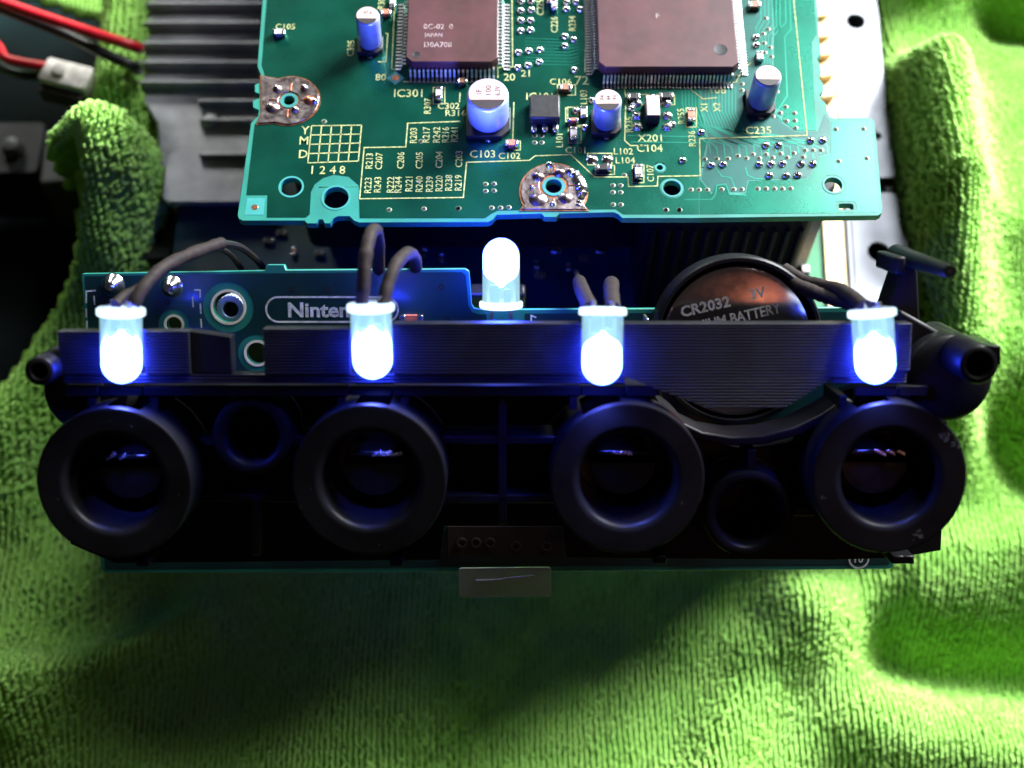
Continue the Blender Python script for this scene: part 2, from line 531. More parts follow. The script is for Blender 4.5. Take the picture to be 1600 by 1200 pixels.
gx = np.arange(-150, 150.1, 1.5); gy = np.arange(-105, 150.1, 1.5)
GX, GY = np.meshgrid(gx, gy)
GZ = towel_h(GX, GY)
nx, ny = len(gx), len(gy)
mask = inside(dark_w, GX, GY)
tw = thing('towel', 'bright lime green microfibre towel bunched in folds under the console parts', 'towel')
V = np.stack([GX.ravel(), GY.ravel(), GZ.ravel() - 0.4], 1)
F = []
for j in range(ny - 1):
    for i in range(nx - 1):
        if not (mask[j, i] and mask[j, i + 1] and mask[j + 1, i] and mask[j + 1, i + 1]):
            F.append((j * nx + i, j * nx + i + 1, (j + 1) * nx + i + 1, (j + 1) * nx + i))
mb = MB(); mb.add(V.tolist(), F)
cl = mb.build('cloth', 'towel_base', tw)
so = cl.modifiers.new('thick', 'SOLIDIFY'); so.thickness = 1.2 * MM; so.offset = -1

def towel_loops():
    pu, pv = 0.97, 0.67                                   # row pitch, loop pitch
    u = np.arange(-122, 122, pu); v = np.arange(-78, 130, pv)
    U, Vv = np.meshgrid(u, v)
    Vv = Vv + (np.arange(len(u)) % 2)[None, :] * pv * 0.5
    X = U + 1.6 * np.sin(Vv * 0.045) + 0.09 * rng.standard_normal(U.shape)
    Y = Vv + 1.5 * np.sin(U * 0.05) + 0.08 * rng.standard_normal(U.shape)
    X, Y = X.ravel(), Y.ravel()
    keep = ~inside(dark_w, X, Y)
    keep &= ~((X > -60) & (X < 64) & (Y > 16))
    X, Y = X[keep], Y[keep]
    e = 0.6
    zx = (towel_h(X + e, Y) - towel_h(X - e, Y)) / (2 * e); zy = (towel_h(X, Y + e) - towel_h(X, Y - e)) / (2 * e)
    gm = np.sqrt(zx ** 2 + zy ** 2) + 1e-6
    ex = np.minimum(np.floor(np.sqrt(1 + gm ** 2) - 1 + rng.random(len(X))).astype(int), 4)
    rp = np.repeat(np.arange(len(X)), ex)
    jt = (rng.random(len(rp)) - 0.5) * 1.1
    X = np.concatenate([X, X[rp] + jt * zx[rp] / gm[rp] + 0.1 * rng.standard_normal(len(rp))])
    Y = np.concatenate([Y, Y[rp] + jt * zy[rp] / gm[rp] + 0.1 * rng.standard_normal(len(rp))])
    Z = towel_h(X, Y)
    zx = (towel_h(X + e, Y) - towel_h(X - e, Y)) / (2 * e)
    zy = (towel_h(X, Y + e) - towel_h(X, Y - e)) / (2 * e)
    # steep slopes stretch the grid: fill them with extra loops
    n = len(X)
    Nn = np.stack([-zx, -zy, np.ones(n)], 1); Nn /= np.linalg.norm(Nn, axis=1)[:, None]
    lean = 0.9 * vnoise(X, Y, 0.09, 11) + 0.22 * rng.standard_normal(n)
    dirx = np.stack([np.sin(lean), np.cos(lean), np.zeros(n)], 1)
    T = dirx - Nn * (dirx * Nn).sum(1)[:, None]; T /= np.linalg.norm(T, axis=1)[:, None]
    B = np.cross(Nn, T)
    hgt = 0.48 * (1 + 0.22 * rng.standard_normal(n)); ln = 0.45 * (1 + 0.15 * rng.standard_normal(n))
    steps = [(-0.55, -0.35), (-0.62, 0.55), (0.05, 1.0), (0.75, 0.60), (0.80, -0.1)]
    rad = [0.18, 0.22, 0.255, 0.22, 0.16]
    sides = 4
    base = np.stack([X, Y, Z], 1)
    allv = []
    for (a, h), r in zip(steps, rad):
        c = base + T * (a * ln)[:, None] + Nn * (h * hgt)[:, None]
        for k in range(sides):
            an = 2 * math.pi * k / sides
            # ring lies across the arch
            idx = steps.index((a, h))
            nxt = steps[min(idx + 1, 4)]; prv = steps[max(idx - 1, 0)]
            dt, dn = (nxt[0] - prv[0]) * 0.50, (nxt[1] - prv[1]) * 0.46
            l_ = math.hypot(dt, dn); dt /= l_; dn /= l_
            side = T * (-dn) + Nn * dt
            allv.append(c + (B * math.cos(an) + side * math.sin(an)) * r)
    A = np.stack(allv, 1)                                  # n, 25, 3
    fl = []
    for s_ in range(4):
        for k in range(sides):
            a, b = s_ * sides + k, s_ * sides + (k + 1) % sides
            fl.append((a, b, b + sides, a + sides))
    fl = np.array(fl)
    nv = A.shape[1]
    verts = A.reshape(-1, 3) * MM
    faces = (fl[None] + (np.arange(n) * nv)[:, None, None]).reshape(-1, 4)
    me = bpy.data.meshes.new('terry_loops')
    me.vertices.add(len(verts)); me.vertices.foreach_set('co', verts.astype(np.float32).ravel())
    me.loops.add(faces.size); me.loops.foreach_set('vertex_index', faces.astype(np.int32).ravel())
    me.polygons.add(len(faces))
    me.polygons.foreach_set('loop_start', np.arange(0, faces.size, 4, dtype=np.int32))
    me.polygons.foreach_set('use_smooth', np.ones(len(faces), bool))
    me.update(calc_edges=True); me.validate()
    me.materials.append(M['towel_yarn'])
    o = link('terry_loops', me, tw)
    o['kind'] = 'stuff'
    print('LOOPS', n, len(faces) * 2)
towel_loops()

# ================================================================== console base, motherboard, shield, heatsink
ZP = 30.0                                                   # shield plate level
cb = thing('console_base', 'black plastic console base tray under the circuit boards', 'console base', Matrix.Translation(Vector((0, 60, 4)) * MM))
def W2(px, py, z, o=Vector((0, 60, 4))):
    q = at(px, py, z) - o
    return (q.x, q.y)
xr = at(1420, 360, ZP).x
mb = MB().box(-62, xr - 0.5, -54.8, 84, 0, 6); mb.build('floor', 'case_black', cb, bevel=0.8)
mb = MB(); p0 = W2(1424, 420, ZP); 
mb.box(p0[0] - 2.4, p0[0], -42, 88, 6.01, 24.5); mb.build('side_wall', 'case_black', cb, bevel=0.5)
mb = MB().box(-62, -60.4, -54, 84, 6.01, 19.8); mb.build('side_wall', 'case_black', cb, bevel=0.5)
mb = MB().box(-54, 2, -54.5, -52.2, 6.01, 58.5).box(2.01, 51, -54.5, -52.2, 6.01, 51.5).box(51.01, 59, -54.5, -52.2, 6.01, 44); mb.build('light_block_wall', 'case_black', cb, bevel=0.5)  # unseen wall, added to keep back light off the front towel
MB().box(59.01, p0[0] - 2.5, -54.5, -52.2, 6.01, 24.5).build('light_block_wall', 'case_black', cb, bevel=0.5)  # low right end of the same added light block

mo = thing('motherboard', 'dark green motherboard in the gap below the drive board', 'circuit board', Matrix.Translation(Vector((0, 50, 30)) * MM))
MZ = 30.0
def mt(px, py, h=0.0):
    q = at(px, py, MZ + h) - Vector((0, 50, MZ))
    return Vector((q.x, q.y, h))
x0 = mt(265, 430).x; x1 = mt(1322, 430).x
mb = MB().prism([(x0, -33), (x1, -33), (x1, 95), (x0, 95)], -1.6, 0); mb.build('board', 'mother_mask', mo, bevel=0.15)
gl = MB().sheet([(mt(1228, 445).x, -32), (x1 - 0.3, -32), (x1 - 0.3, 94), (mt(1228, 445).x, 94)], 0.04)
gl.build('ground_pour', 'mother_light', mo, smooth=False)
def smd(parent, c, lx, ly, h, body='black_part', vertical=False, name='resistor', z0=0.04):
    """two-terminal chip part: body with a metal end cap at either end"""
    L_, Wd = (ly, lx) if vertical else (lx, ly)
    e = L_ * 0.26
    root = bpy.data.objects.new(name, None); col.objects.link(root); root.parent = parent
    root.empty_display_size = 0.001
    m_ = Matrix.Translation(Vector((c[0], c[1], z0)) * MM)
    if vertical: m_ = m_ @ Matrix.Rotation(math.pi / 2, 4, 'Z')
    root.matrix_local = m_
    MB().box(-L_ / 2 + e * 0.96, L_ / 2 - e * 0.96, -Wd / 2 * 0.96, Wd / 2 * 0.96, 0, h * 0.95).build('body', body, root, bevel=0.05)
    for s in (-1, 1):
        a, b = sorted((s * L_ / 2, s * (L_ / 2 - e)))
        MB().box(a, b, -Wd / 2, Wd / 2, 0, h).build('terminal', 'solder', root, bevel=0.12)
    return root
for px, py, vert in ((868, 385, True), (938, 385, True), (838, 415, True), (888, 420, True), (912, 405, False), (843, 432, False), (840, 365, True),
                     (588, 378, True), (662, 398, True), (420, 378, False), (440, 366, False), (500, 398, False), (690, 405, True), (460, 395, True), (540, 372, False)):
    q = mt(px, py)
    big = px in (868, 938)
    smd(mo, q, *((1.7, 3.6) if big else (0.9, 1.6)) if vert else (1.8, 1.0), 0.9 if big else 0.6, 'smd_brown' if random.random() < 0.4 else 'black_part', vert, 'resistor' if random.random() < 0.5 else 'capacitor')
# fine-pitch chip on the motherboard behind the power LED
q = mt(825, 356)
chp = MB().box(q.x - 4.5, q.x + 4.5, q.y, q.y + 9, 0.2, 1.6).build('chip', 'chip_body', mo, bevel=0.1)
for i in range(14):
    x = q.x - 4.0 + i * 0.62
    MB().box(x - 0.14, x + 0.14, q.y - 0.9, q.y, 0.06, 0.3).build('pin', 'pin_metal', chp)

# metal shield plate at the right with holes, and the gold ground strip beside it
sp = thing('shield_plate', 'silver metal shield plate with round holes along the right side', 'metal plate', Matrix.Translation(Vector((0, 60, ZP)) * MM))
def spx(px, py): return W2(px, py, ZP, Vector((0, 60, ZP)))
def spoly(l): return [spx(*p) for p in l]
def hole_px(fn, px, py, rpx, n=24):
    c = fn(px, py); r = (Vector(fn(px + rpx, py)) - Vector(c)).length
    return circ(c[0], c[1], r, n)
outl = spoly([(1282, -70), (1357, -70), (1372, 20), (1379, 100), (1386, 180), (1392, 200), (1392, 232), (1395, 236), (1399, 270), (1397, 277), (1380, 278), (1300, 278)])
mb = MB().prism(outl, -0.8, 0, [hole_px(spx, 1337, 33, 15), hole_px(spx, 1370, 212, 7)])
mb.build('plate', 'shield', sp, bevel=0.12)
outl = spoly([(1300, 300), (1395, 301), (1403, 308), (1407, 350), (1410, 366), (1418, 372), (1420, 388), (1417, 395), (1424, 415), (1428, 440), (1428, 560), (1330, 560), (1322, 420)])
mb = MB().prism(outl, -0.8, 0, [hole_px(spx, 1373, 393, 17)])
mb.build('plate', 'shield', sp, bevel=0.12)
# folded edge of the plate
for a, b in (((1296, -70), (1320, 278)), ((1322, 300), (1338, 560))):
    pa, pb = spx(*a), spx(*b)
    MB().tube([(pa[0], pa[1], -0.1), (pb[0], pb[1], -0.1)], 0.75, 10).build('fold', 'shield', sp)
gs = thing('ground_strip', 'pale gold strip between the green board and the silver plate', 'metal strip', Matrix.Translation(Vector((0, 60, ZP + 0.7)) * MM))
def gpx(px, py): return W2(px, py, ZP + 0.7, Vector((0, 60, ZP + 0.7)))
mb = MB().prism([gpx(1262, -70), gpx(1292, -70), gpx(1322, 420), gpx(1332, 560), gpx(1300, 560), gpx(1290, 420)], -0.5, 0,
                [hole_px(gpx, 1297, 360, 2, 8), hole_px(gpx, 1301, 402, 2, 8)])
mb.build('strip', 'gold_strip', gs, bevel=0.08)
for k, py in enumerate((25, 58, 88, 122, 155)):
    a = gpx(1283 + 0.06 * py, py)
    MB().prism([(a[0] - 1.6, a[1] - 1.1), (a[0] + 1.0, a[1] - 0.6), (a[0] + 1.0, a[1] + 1.9), (a[0] - 0.6, a[1] + 1.6)], 0.03, 1.2 + 0.2 * k).build('spring_finger', 'gold_strip', gs, bevel=0.1)

# black connector block below the drive board
ec = thing('board_connector', 'long ribbed black connector block under the drive board front edge', 'connector', Matrix.Translation(Vector((0, 50, MZ)) * MM))
a = mt(1000, 352, 16); b = mt(1275, 352, 16)
mb = MB().prism([(a.x, a.y - 5.6), (b.x - 3.2, a.y - 5.6), (b.x, a.y - 2), (b.x, a.y + 14), (a.x, a.y + 14)], 0.05, 30)
mb.build('housing', 'black_part', ec, bevel=0.5)
mb = MB().box(b.x - 1.6, b.x - 0.2, a.y - 5.2, a.y - 3.6, 0.1, 10); mb.build('latch', 'smd_grey', ec, bevel=0.2)
for i in range(12):
    x = a.x + 1.2 + i * (b.x - a.x - 5.5) / 11
    MB().box(x - 0.35, x + 0.35, a.y - 6.3, a.y - 5.63, 0.2, 24).build('rib', 'black_part', ec, bevel=0.12)

# dark drive cage under the drive board
dh = thing('drive_cage', 'dark metal drive cage filling the space under the drive board', 'drive', Matrix.Translation(Vector((0, 60, MZ)) * MM))
MB().prism(rrect(-34, 43.5, -30, 76, 2), 6, 37.5).build('cage', 'case_black', dh, bevel=0.6)
for sx_ in (-30, 39):
    MB().lathe([(0, 0.06), (2.2, 0.06), (2.2, 5.99)], (sx_, -24, 0), 20).build('foot', 'case_black', dh)

# heatsink at the left
HZ = 34.0
hs = thing('heatsink', 'grey aluminium heatsink with parallel fins left of the drive board', 'heatsink', Matrix.Translation(Vector((-50, 60, HZ - 10)) * MM))
def hp(px, py, z=HZ):
    q = at(px, py, z) - Vector((-50, 60, HZ - 10))
    return (q.x, q.y)
bl = [hp(205, -70, HZ - 8), hp(420, -70, HZ - 8), hp(430, 330, HZ - 8), hp(270, 335, HZ - 8), hp(262, 300, HZ - 8), hp(255, 220, HZ - 8), hp(212, 150, HZ - 8)]
MB().prism(bl, 0, 8.0).build('base_plate', 'aluminium', hs, bevel=0.5)
for k, (py, xl) in enumerate(((-58, 222), (-27, 220), (4, 218), (34, 216), (66, 214), (96, 212), (127, 210), (153, 308), (183, 310))):
    a_, b_ = hp(xl, py), hp(430, py - 2)
    MB().box(a_[0], b_[0], a_[1] - 0.28, a_[1] + 0.28, 8.01, 10 if k < 7 else 9.4).build('fin', 'aluminium', hs, bevel=0.12)
a_, b_ = hp(262, 232), hp(420, 312)
mb = MB().prism(rrect(a_[0], b_[0], b_[1], a_[1], 1.6), 8.01, 9.4)
mb.build('front_block', 'aluminium', hs, bevel=1.0, segs=3)
c_ = hp(328, 186, HZ - 1); MB().lathe([(0, 9.2), (1.0, 9.1), (1.5, 8.6), (1.5, 8.01)], (c_[0], c_[1], 0), 16).build('screw', 'aluminium', hs)
e1, e2 = hp(312, 243), hp(400, 241)
MB().box(e1[0], e2[0], e1[1] - 0.3, e1[1] + 0.3, 9.42, 10.6).build('fin', 'aluminium', hs, bevel=0.1)
cn = at(215, 380, 18)
pst = thing('dark_standoff', 'dark brown plastic block below the heatsink corner', 'plastic block', Matrix.Translation(Vector((cn.x, cn.y, 6)) * MM))
MB().prism(rrect(-2, 12, -8, 9, 1.2), 0, 20).build('block', 'black_part', pst, bevel=0.5)
MB().prism(rrect(12.2, 15, -6, 6, 0.6), 0, 18).build('brown_side', 'brown_board', pst, bevel=0.3)

# ================================================================== drive board (upper)
db = thing('drive_board', 'green drive circuit board with two large chips lying at the top', 'circuit board', UFRAME)
def U2(l, h=0.0): return [tuple(up(px, py, h))[:2] for px, py in l]
outline = U2([(430, -330), (410, 0), (402, 104), (407, 116), (408, 128), (398, 132), (398, 144), (405, 147), (405, 153), (395, 157), (395, 168), (404, 172),
              (403, 181), (392, 192), (389, 212), (371, 336), (373, 342), (379, 345), (476, 345), (479, 349), (495, 349), (498, 343), (504, 343), (507, 349), (516, 349), (521, 341),
              (528, 338), (546, 338), (553, 345), (561, 348), (763, 347), (770, 343), (776, 336), (846, 334), (850, 339), (870, 339), (874, 334), (959, 332), (966, 335), (972, 341),
              (1080, 341), (1372, 337), (1378, 333), (1379, 326), (1367, 192), (1364, 186), (1357, 184), (1303, 184), (1297, 182), (1292, 172), (1291, 162), (1283, 154),
              (1281, 148), (1287, 140), (1286, 130), (1280, 122), (1284, 112), (1280, 98), (1277, 92), (1283, 84), (1280, 60), (1277, 0), (1256, -330)])
def uhole(px, py, r, n=28):
    c = up(px, py); rr = r * uscale(px, py)
    return circ(c.x, c.y, rr, n)
def uslot(px, py, w, h_):
    c = up(px, py); k = uscale(px, py)
    return rrect(c.x - w * k, c.x + w * k, c.y - h_ * k, c.y + h_ * k, min(w, h_) * k * 0.6)
HOLES = [(455, 292, 17), (525, 309, 20), (452, 158, 9), (865, 292, 13), (1050, 294, 14), (1302, 289, 14), (1031, 262, 5)]
holes = [uhole(*h) for h in HOLES] + [uslot(1322, 323, 11, 5.5)]
MB().prism(outline, -1.2, 0, holes).build('board', 'laminate', db, bevel=0.06, segs=1)
# copper pours under the solder mask: dark glossy areas, leaving the pale laminate showing round edges and holes
def ring_px(px, py, r): return uhole(px, py, r, 24)
pour_left = U2([(434, -320), (417, 0), (409, 102), (413, 114), (414, 128), (412, 176), (398, 195), (396, 212), (385, 305), (418, 305), (417, 340), (478, 340), (484, 335),
                (486, 300), (492, 288), (505, 278), (522, 273), (545, 276), (561, 290), (562, 341), (758, 341), (768, 334), (778, 329), (962, 327), (974, 335), (1092, 335), (1092, 280), (1104, 222), (1092, 150), (1072, -320)])
hl = [ring_px(455, 292, 20), ring_px(865, 292, 16), ring_px(452, 158, 12), ring_px(1050, 294, 19), ring_px(1031, 262, 10)]
MB().sheet(pour_left, 0.03, hl).build('ground_pour', 'mask', db, smooth=False)
pour_mid = U2([(1093, 280), (1093, 335), (1370, 332), (1373, 326), (1361, 190), (1299, 189), (1298, 240), (1282, 244), (1276, 262), (1262, 280), (1170, 283), (1166, 302), (1142, 306), (1136, 290), (1118, 290), (1112, 304)])
MB().sheet(pour_mid, 0.03, [ring_px(1302, 289, 19), uslot(1322, 323, 17, 10)]).build('ground_pour', 'mask', db, smooth=False)
pour_r = U2([(1190, -320), (1210, 40), (1208, 165), (1225, 175), (1222, 188), (1243, 204), (1275, 204), (1268, 66), (1276, 54), (1272, 0), (1252, -320)])
MB().sheet(pour_r, 0.03).build('ground_pour', 'mask', db, smooth=False)
pour_b = U2([(1096, 150), (1108, 222), (1096, 280), (1112, 300), (1165, 300), (1168, 281), (1260, 278), (1274, 260), (1280, 242), (1296, 238), (1297, 190), (1288, 178), (1278, 205), (1242, 206), (1218, 190), (1205, 168), (1207, 40), (1187, -320), (1076, -320)])
MB().sheet(pour_b, 0.028).build('trace_field', 'mask_trace', db, smooth=False)
# traces fanning out from the large chip
tr = MB()
for i in range(17):
    x = 1066 + i * 5.2
    y2 = 176 + i * 1.0
    ex = 1104 + i * 11.5
    tr.strip(U2([(x, 136), (x, y2 - 14), (x + 8 + i * 0.4, y2 + 14), (1090 + i * 8.5, 212 + (i % 3) * 3), (ex + 4, 226 + (i % 2) * 4), (ex + 6, 240 + (i % 3) * 4)]), 0.16, 0.05)
for i in range(6):
    tr.strip(U2([(1188 + i * 6, -60), (1189 + i * 6, 30 + i * 3), (1181 + i * 5, 44 + i * 3), (1183 + i * 4, 100)]), 0.15, 0.05)
for pts in ([(1232, -40), (1236, 46), (1226, 58), (1230, 150), (1212, 178), (1222, 190)], [(1226, -40), (1228, 36), (1215, 48)], [(1165, 262), (1168, 274), (1182, 280), (1196, 280)],
            [(1118, 262), (1128, 276), (1142, 278), (1148, 292)], [(1070, 312), (1112, 312), (1118, 304), (1120, 290), (1134, 288), (1140, 304), (1166, 305)], [(980, 212), (1090, 214)], [(985, 222), (1090, 223)]):
    tr.strip(U2(pts), 0.17, 0.05)
for i in range(5):
    tr.strip(U2([(640 + i * 6, 350 - 12), (640 + i * 6, 300), (622 + i * 6, 285)]), 0.14, 0.05) if False else None
for i in range(9):
    tr.strip(U2([(820, 60 + i * 5), (880 + i * 2, 62 + i * 5), (905, 58 + i * 5)]), 0.12, 0.05)
tr.build('trace_group', 'mask_light', db, smooth=False)
# pale rims round the holes
for px, py, r in HOLES:
    c = up(px, py); k = uscale(px, py)
    MB().prism(circ(c.x, c.y, (r + 3) * k, 28), 0.032, 0.06, [circ(c.x, c.y, r * k, 28)]).build('hole_rim', 'mask_pale', db)
c = up(398, 324); k = uscale(398, 324)
MB().sheet([(c.x - 15 * k, c.y - 14 * k), (c.x + 15 * k, c.y - 14 * k), (c.x + 15 * k, c.y + 17 * k), (c.x - 13 * k, c.y + 17 * k)], 0.034).build('alignment_patch', 'mask_pale', db, smooth=False)
MB().lathe([(0, 0.06), (5 * k, 0.05), (5.2 * k, 0.035)], (c.x, c.y, 0), 16).build('alignment_mark', 'copper', db)
c = up(618, 122); MB().sheet(circ(c.x, c.y, 1.3, 4), 0.034).build('alignment_patch', 'mask_pale', db, smooth=False)
MB().lathe([(0, 0.07), (0.55, 0.06), (0.57, 0.035)], (c.x, c.y, 0), 16).build('alignment_mark', 'copper', db)
# bare copper screw pads with solder blobs
def dpad(px, py, r, flat_y=None, side=None):
    c = up(px, py); k = uscale(px, py)
    R = r * k
    if side == 'left':
        o_ = circ(c.x, c.y, R, 30, ry=R * 0.98, a0=-115, a1=115)
        o_ = o_ + [tuple(up(406, 118))[:2], tuple(up(408, 176))[:2], tuple(up(400, 196))[:2]]
    else:
        o_ = circ(c.x, c.y, R, 30, a0=-28, a1=208)
        yb = up(px, flat_y).y
        o_ = [(c.x + R, yb)] + o_ + [(c.x - R, yb)]
    return c, k, o_
def screw_pad(cen, k, o_, hole, blobs):
    pd = MB().prism(o_, 0.032, 0.10, [circ(cen.x, cen.y, hole * k, 24)]).build('screw_pad', 'copper', db)
    mx = sum(p[0] for p in o_) / len(o_); my = sum(p[1] for p in o_) / len(o_)
    inn = [(cen.x + (x - cen.x) * 0.945, cen.y + (y - cen.y) * 0.945) for x, y in o_]
    MB().prism(inn, 0.09, 0.26, [circ(cen.x, cen.y, (hole + 5) * k, 24)]).build('solder_coat', 'tinned', pd, bevel=0.1)
    for a_ in (88, 178, 268, 2):
        ca, sa = math.cos(math.radians(a_)), math.sin(math.radians(a_))
        r1, r2 = (hole + 6) * k, (hole + 20) * k
        MB().tube([(cen.x + r1 * ca, cen.y + r1 * sa, 0.24), (cen.x + r2 * ca, cen.y + r2 * sa, 0.24)], 0.16, 6).build('copper_spoke', 'copper', pd)
    for dx, dy, r, m_ in blobs:
        MB().lathe([(0, 0.75), (r * k * 0.35, 0.70), (r * k * 0.7, 0.5), (r * k, 0.2)], (cen.x + dx * k, cen.y - dy * k, 0), 16, sx=random.uniform(0.85, 1.2)).build('solder_blob', m_, pd)
    return pd
c, k, o_ = dpad(452, 158, 49, side='left')
screw_pad(c, k, o_, 12, ((-25, 14, 11, 'tinned'), (10, 18, 7, 'tinned'), (32, 0, 10, 'copper'), (40, 2, 6, 'solder'), (-20, -22, 9, 'tinned'), (22, -24, 8, 'tinned')))
c, k, o_ = dpad(865, 300, 54, flat_y=330)
c = up(865, 292)
pd = screw_pad(c, k, o_, 18, ((-25, 25, 14, 'tinned'), (18, 22, 12, 'tinned'), (-6, -40, 7, 'solder'), (-24, -18, 10, 'tinned'), (-2, 34, 5, 'solder'), (-34, 3, 4, 'solder'), (10, -26, 9, 'tinned'), (26, -28, 8, 'tinned')))
mb = MB()
pth, rds = [], []
for i in range(22):
    t = i / 21
    pth.append((c.x + (31 + 13 * math.sin(t * 2.6) + random.uniform(-1, 1)) * k, c.y + (26 - 62 * t) * k, 0.12))
    rds.append((0.45 + 0.45 * math.sin(math.pi * min(1, 0.15 + t))) * random.uniform(0.7, 1.25))
mb.tube(pth, rds, 10)
mb.v = [(x, y, 0.12 + (z - 0.12) * 0.75) for x, y, z in mb.v]
mb.build('solder_ridge', 'solder', pd)
for px, py, r in ((865, 292, 13), (452, 158, 9)):
    c = up(px, py); k = uscale(px, py)
    MB().prism(circ(c.x, c.y, (r + 5) * k, 28), 0.11, 0.2, [circ(c.x, c.y, r * k, 28)]).build('hole_collar', 'mask_pale', db)

# solder dots (test points)
dots = [(700 + x / 4, y / 4) for x, y in ((455, 10), (520, 10), (455, 70), (520, 65), (455, 130), (515, 130), (455, 195), (515, 190), (440, 330), (505, 320), (575, 315), (435, 425), (500, 410), (570, 390),
        (740, 15), (740, 60), (800, 15), (825, 60), (730, 230), (785, 250), (730, 290), (790, 440), (900, 630), (1145, 680), (800, 695), (855, 800), (1275, 610), (1400, 780), (1465, 1005))]
dots += [(1050 + x / 4, y / 4) for x, y in ((525, 235), (525, 285), (180, 830), (865, 880), (940, 880), (585, 910), (665, 910), (245, 1035), (318, 1030), (545, 1030), (618, 1028), (690, 1025), (805, 1028), (878, 1028), (608, 1100), (712, 1100), (785, 1098))]
dot_me = None
for px, py in dots:
    c = up(px, py)
    if dot_me is None:
        d = MB().lathe([(0, 0.55), (0.22, 0.52), (0.42, 0.40), (0.55, 0.2), (0.6, 0.02)], (0, 0, 0), 12).build('solder_dot', 'solder', db)
        dot_me = d.data
    else:
        d = link('solder_dot', dot_me, db)
    d.location = (c.x * MM, c.y * MM, 0.035 * MM)
    d.rotation_euler = (0, 0, random.uniform(0, 6.28))
# vias: tiny rings with dark centres
vias = [(1050 + x / 4, y / 4) for x, y in ((205, 995), (280, 993), (350, 993), (412, 975), (465, 990), (505, 965), (545, 990), (588, 965), (628, 985), (678, 960), (720, 985), (760, 958), (832, 940), (882, 940), (932, 940), (820, 982),
        (585, 115), (600, 183), (570, 212), (575, 270), (612, 297), (580, 330), (620, 355), (405, 480), (435, 525), (655, 575), (435, 565), (710, 668), (675, 705), (630, 728), (715, 757), (765, 708), (768, 755), (772, 800), (1023, 808), (1197, 806), (1042, 1008), (1217, 990))]
vias += [(1020 + x / 4, 180 + y / 4) for x, y in ((238, 467), (288, 467), (340, 467), (430, 464), (505, 464), (555, 464), (655, 460), (707, 460), (760, 460), (810, 460), (862, 458), (84, 593), (166, 593))]
vias += [(680 + x / 4, 180 + y / 4) for x, y in ((622, 130), (665, 130), (622, 172), (665, 172), (315, 432), (367, 430), (315, 475), (367, 473), (145, 583), (353, 580), (407, 580), (460, 577), (1110, 440), (1158, 440), (1110, 483), (1158, 483), (1112, 560), (1160, 560), (1182, 376), (1440, 593), (1525, 593))]
vias += [(360 + x / 4, 150 + y / 4) for x, y in ((992, 712), (1210, 706), (1425, 704), (585, 160), (1190, 285))]
va, vb = MB(), MB()
for px, py in vias:
    c = up(px, py)
    va.lathe([(0.40, 0.036), (0.36, 0.06), (0, 0.06)], (c.x, c.y, 0), 12)
    vb.lathe([(0.25, 0.062), (0.22, 0.085), (0, 0.085)], (c.x, c.y, 0), 10)
v_ = va.build('via_rings', 'via_ring', db); v_['kind'] = 'stuff'
v_ = vb.build('via_holes', 'hole_dark', db, smooth=False); v_['kind'] = 'stuff'

# silkscreen
sk = MB()
SZ = 0.075
def T(s, px, py, hpx, rot=0):
    c = up(px, py)
    k = uscale(px, py)
    if rot == 0: hh = hpx * k / 0.92
    else: hh = hpx * k
    sk.text(s, (c.x, c.y), hh, SZ, rot, 0.006, 0.95)
for s, px, py in (('R203', 646, 212), ('R217', 666, 211), ('R242', 682, 211), ('R216', 696, 211), ('R241', 710, 211), ('R213', 577, 252), ('C207', 592, 252), ('C206', 626, 251), ('C205', 655, 251),
                  ('C204', 686, 250), ('C203', 717, 249), ('R223', 575, 290), ('R243', 590, 289), ('R222', 610, 289), ('R244', 622, 289), ('R221', 639, 288), ('R240', 655, 288), ('R239', 671, 288),
                  ('R220', 686, 287), ('R238', 701, 286), ('R219', 716, 286)):
    T(s, px, py, 11, 90)
for s, px, py, h in (('80', 595, 121, 12), ('IC301', 638, 146, 14), ('C302', 701, 166, 11), ('R316', 712, 177, 11), ('C103', 754, 241, 13), ('C102', 796, 244, 11), ('20', 796, 121, 13), ('21', 821, 115, 12), ('72', 909, 126, 16),
                     ('C106', 876, 128, 11), ('IC101', 843, 151, 13), ('X201', 1015, 216, 13), ('C104', 1015, 232, 13), ('L102', 974, 237, 11), ('L104', 977, 251, 11), ('C101', 899, 235, 11), ('108', 1122, 141, 13),
                     ('C235', 1185, 204, 13), ('C105', 446, 42, 10), ('Y', 477, 204, 14), ('M', 475, 220, 14), ('D', 474, 241, 14), ('1', 488, 266, 14), ('2', 504, 266, 14), ('4', 520, 266, 14), ('8', 535, 266, 14)):
    T(s, px, py, h)
for s, px, py in (('R307', 668, 166), ('L103', 912, 152), ('R235', 983, 195), ('C107', 1016, 271), ('L101', 874, 220), ('R255', 1064, 182), ('R236', 1081, 217), ('C226', 866, 39), ('R234', 894, 37), ('C225', 844, 12), ('X1', 1100, 169), ('X2', 1120, 168), ('C305', 548, 76), ('R301', 596, 4)):
    T(s, px, py, 11, 90)
def S(pts, w=0.17): sk.strip(U2(pts), w, SZ)
S([(719, 190), (637, 193), (634, 230), (569, 231), (562, 311), (724, 309), (729, 254), (827, 251), (836, 244), (892, 242), (929, 277), (981, 277), (982, 292), (1027, 291), (1028, 276), (1094, 275), (1093, 217), (1261, 212), (1240, 0), (1236, -60)])
for i in range(6):
    t = i / 5
    S([(487 + 78 * t, 197 - t), (481 + 79 * t, 255 - 3 * t)])
for j in range(5):
    t = j / 4
    S([(487 - 6 * t, 197 + 58 * t), (565 - 5 * t, 196 + 56 * t)])
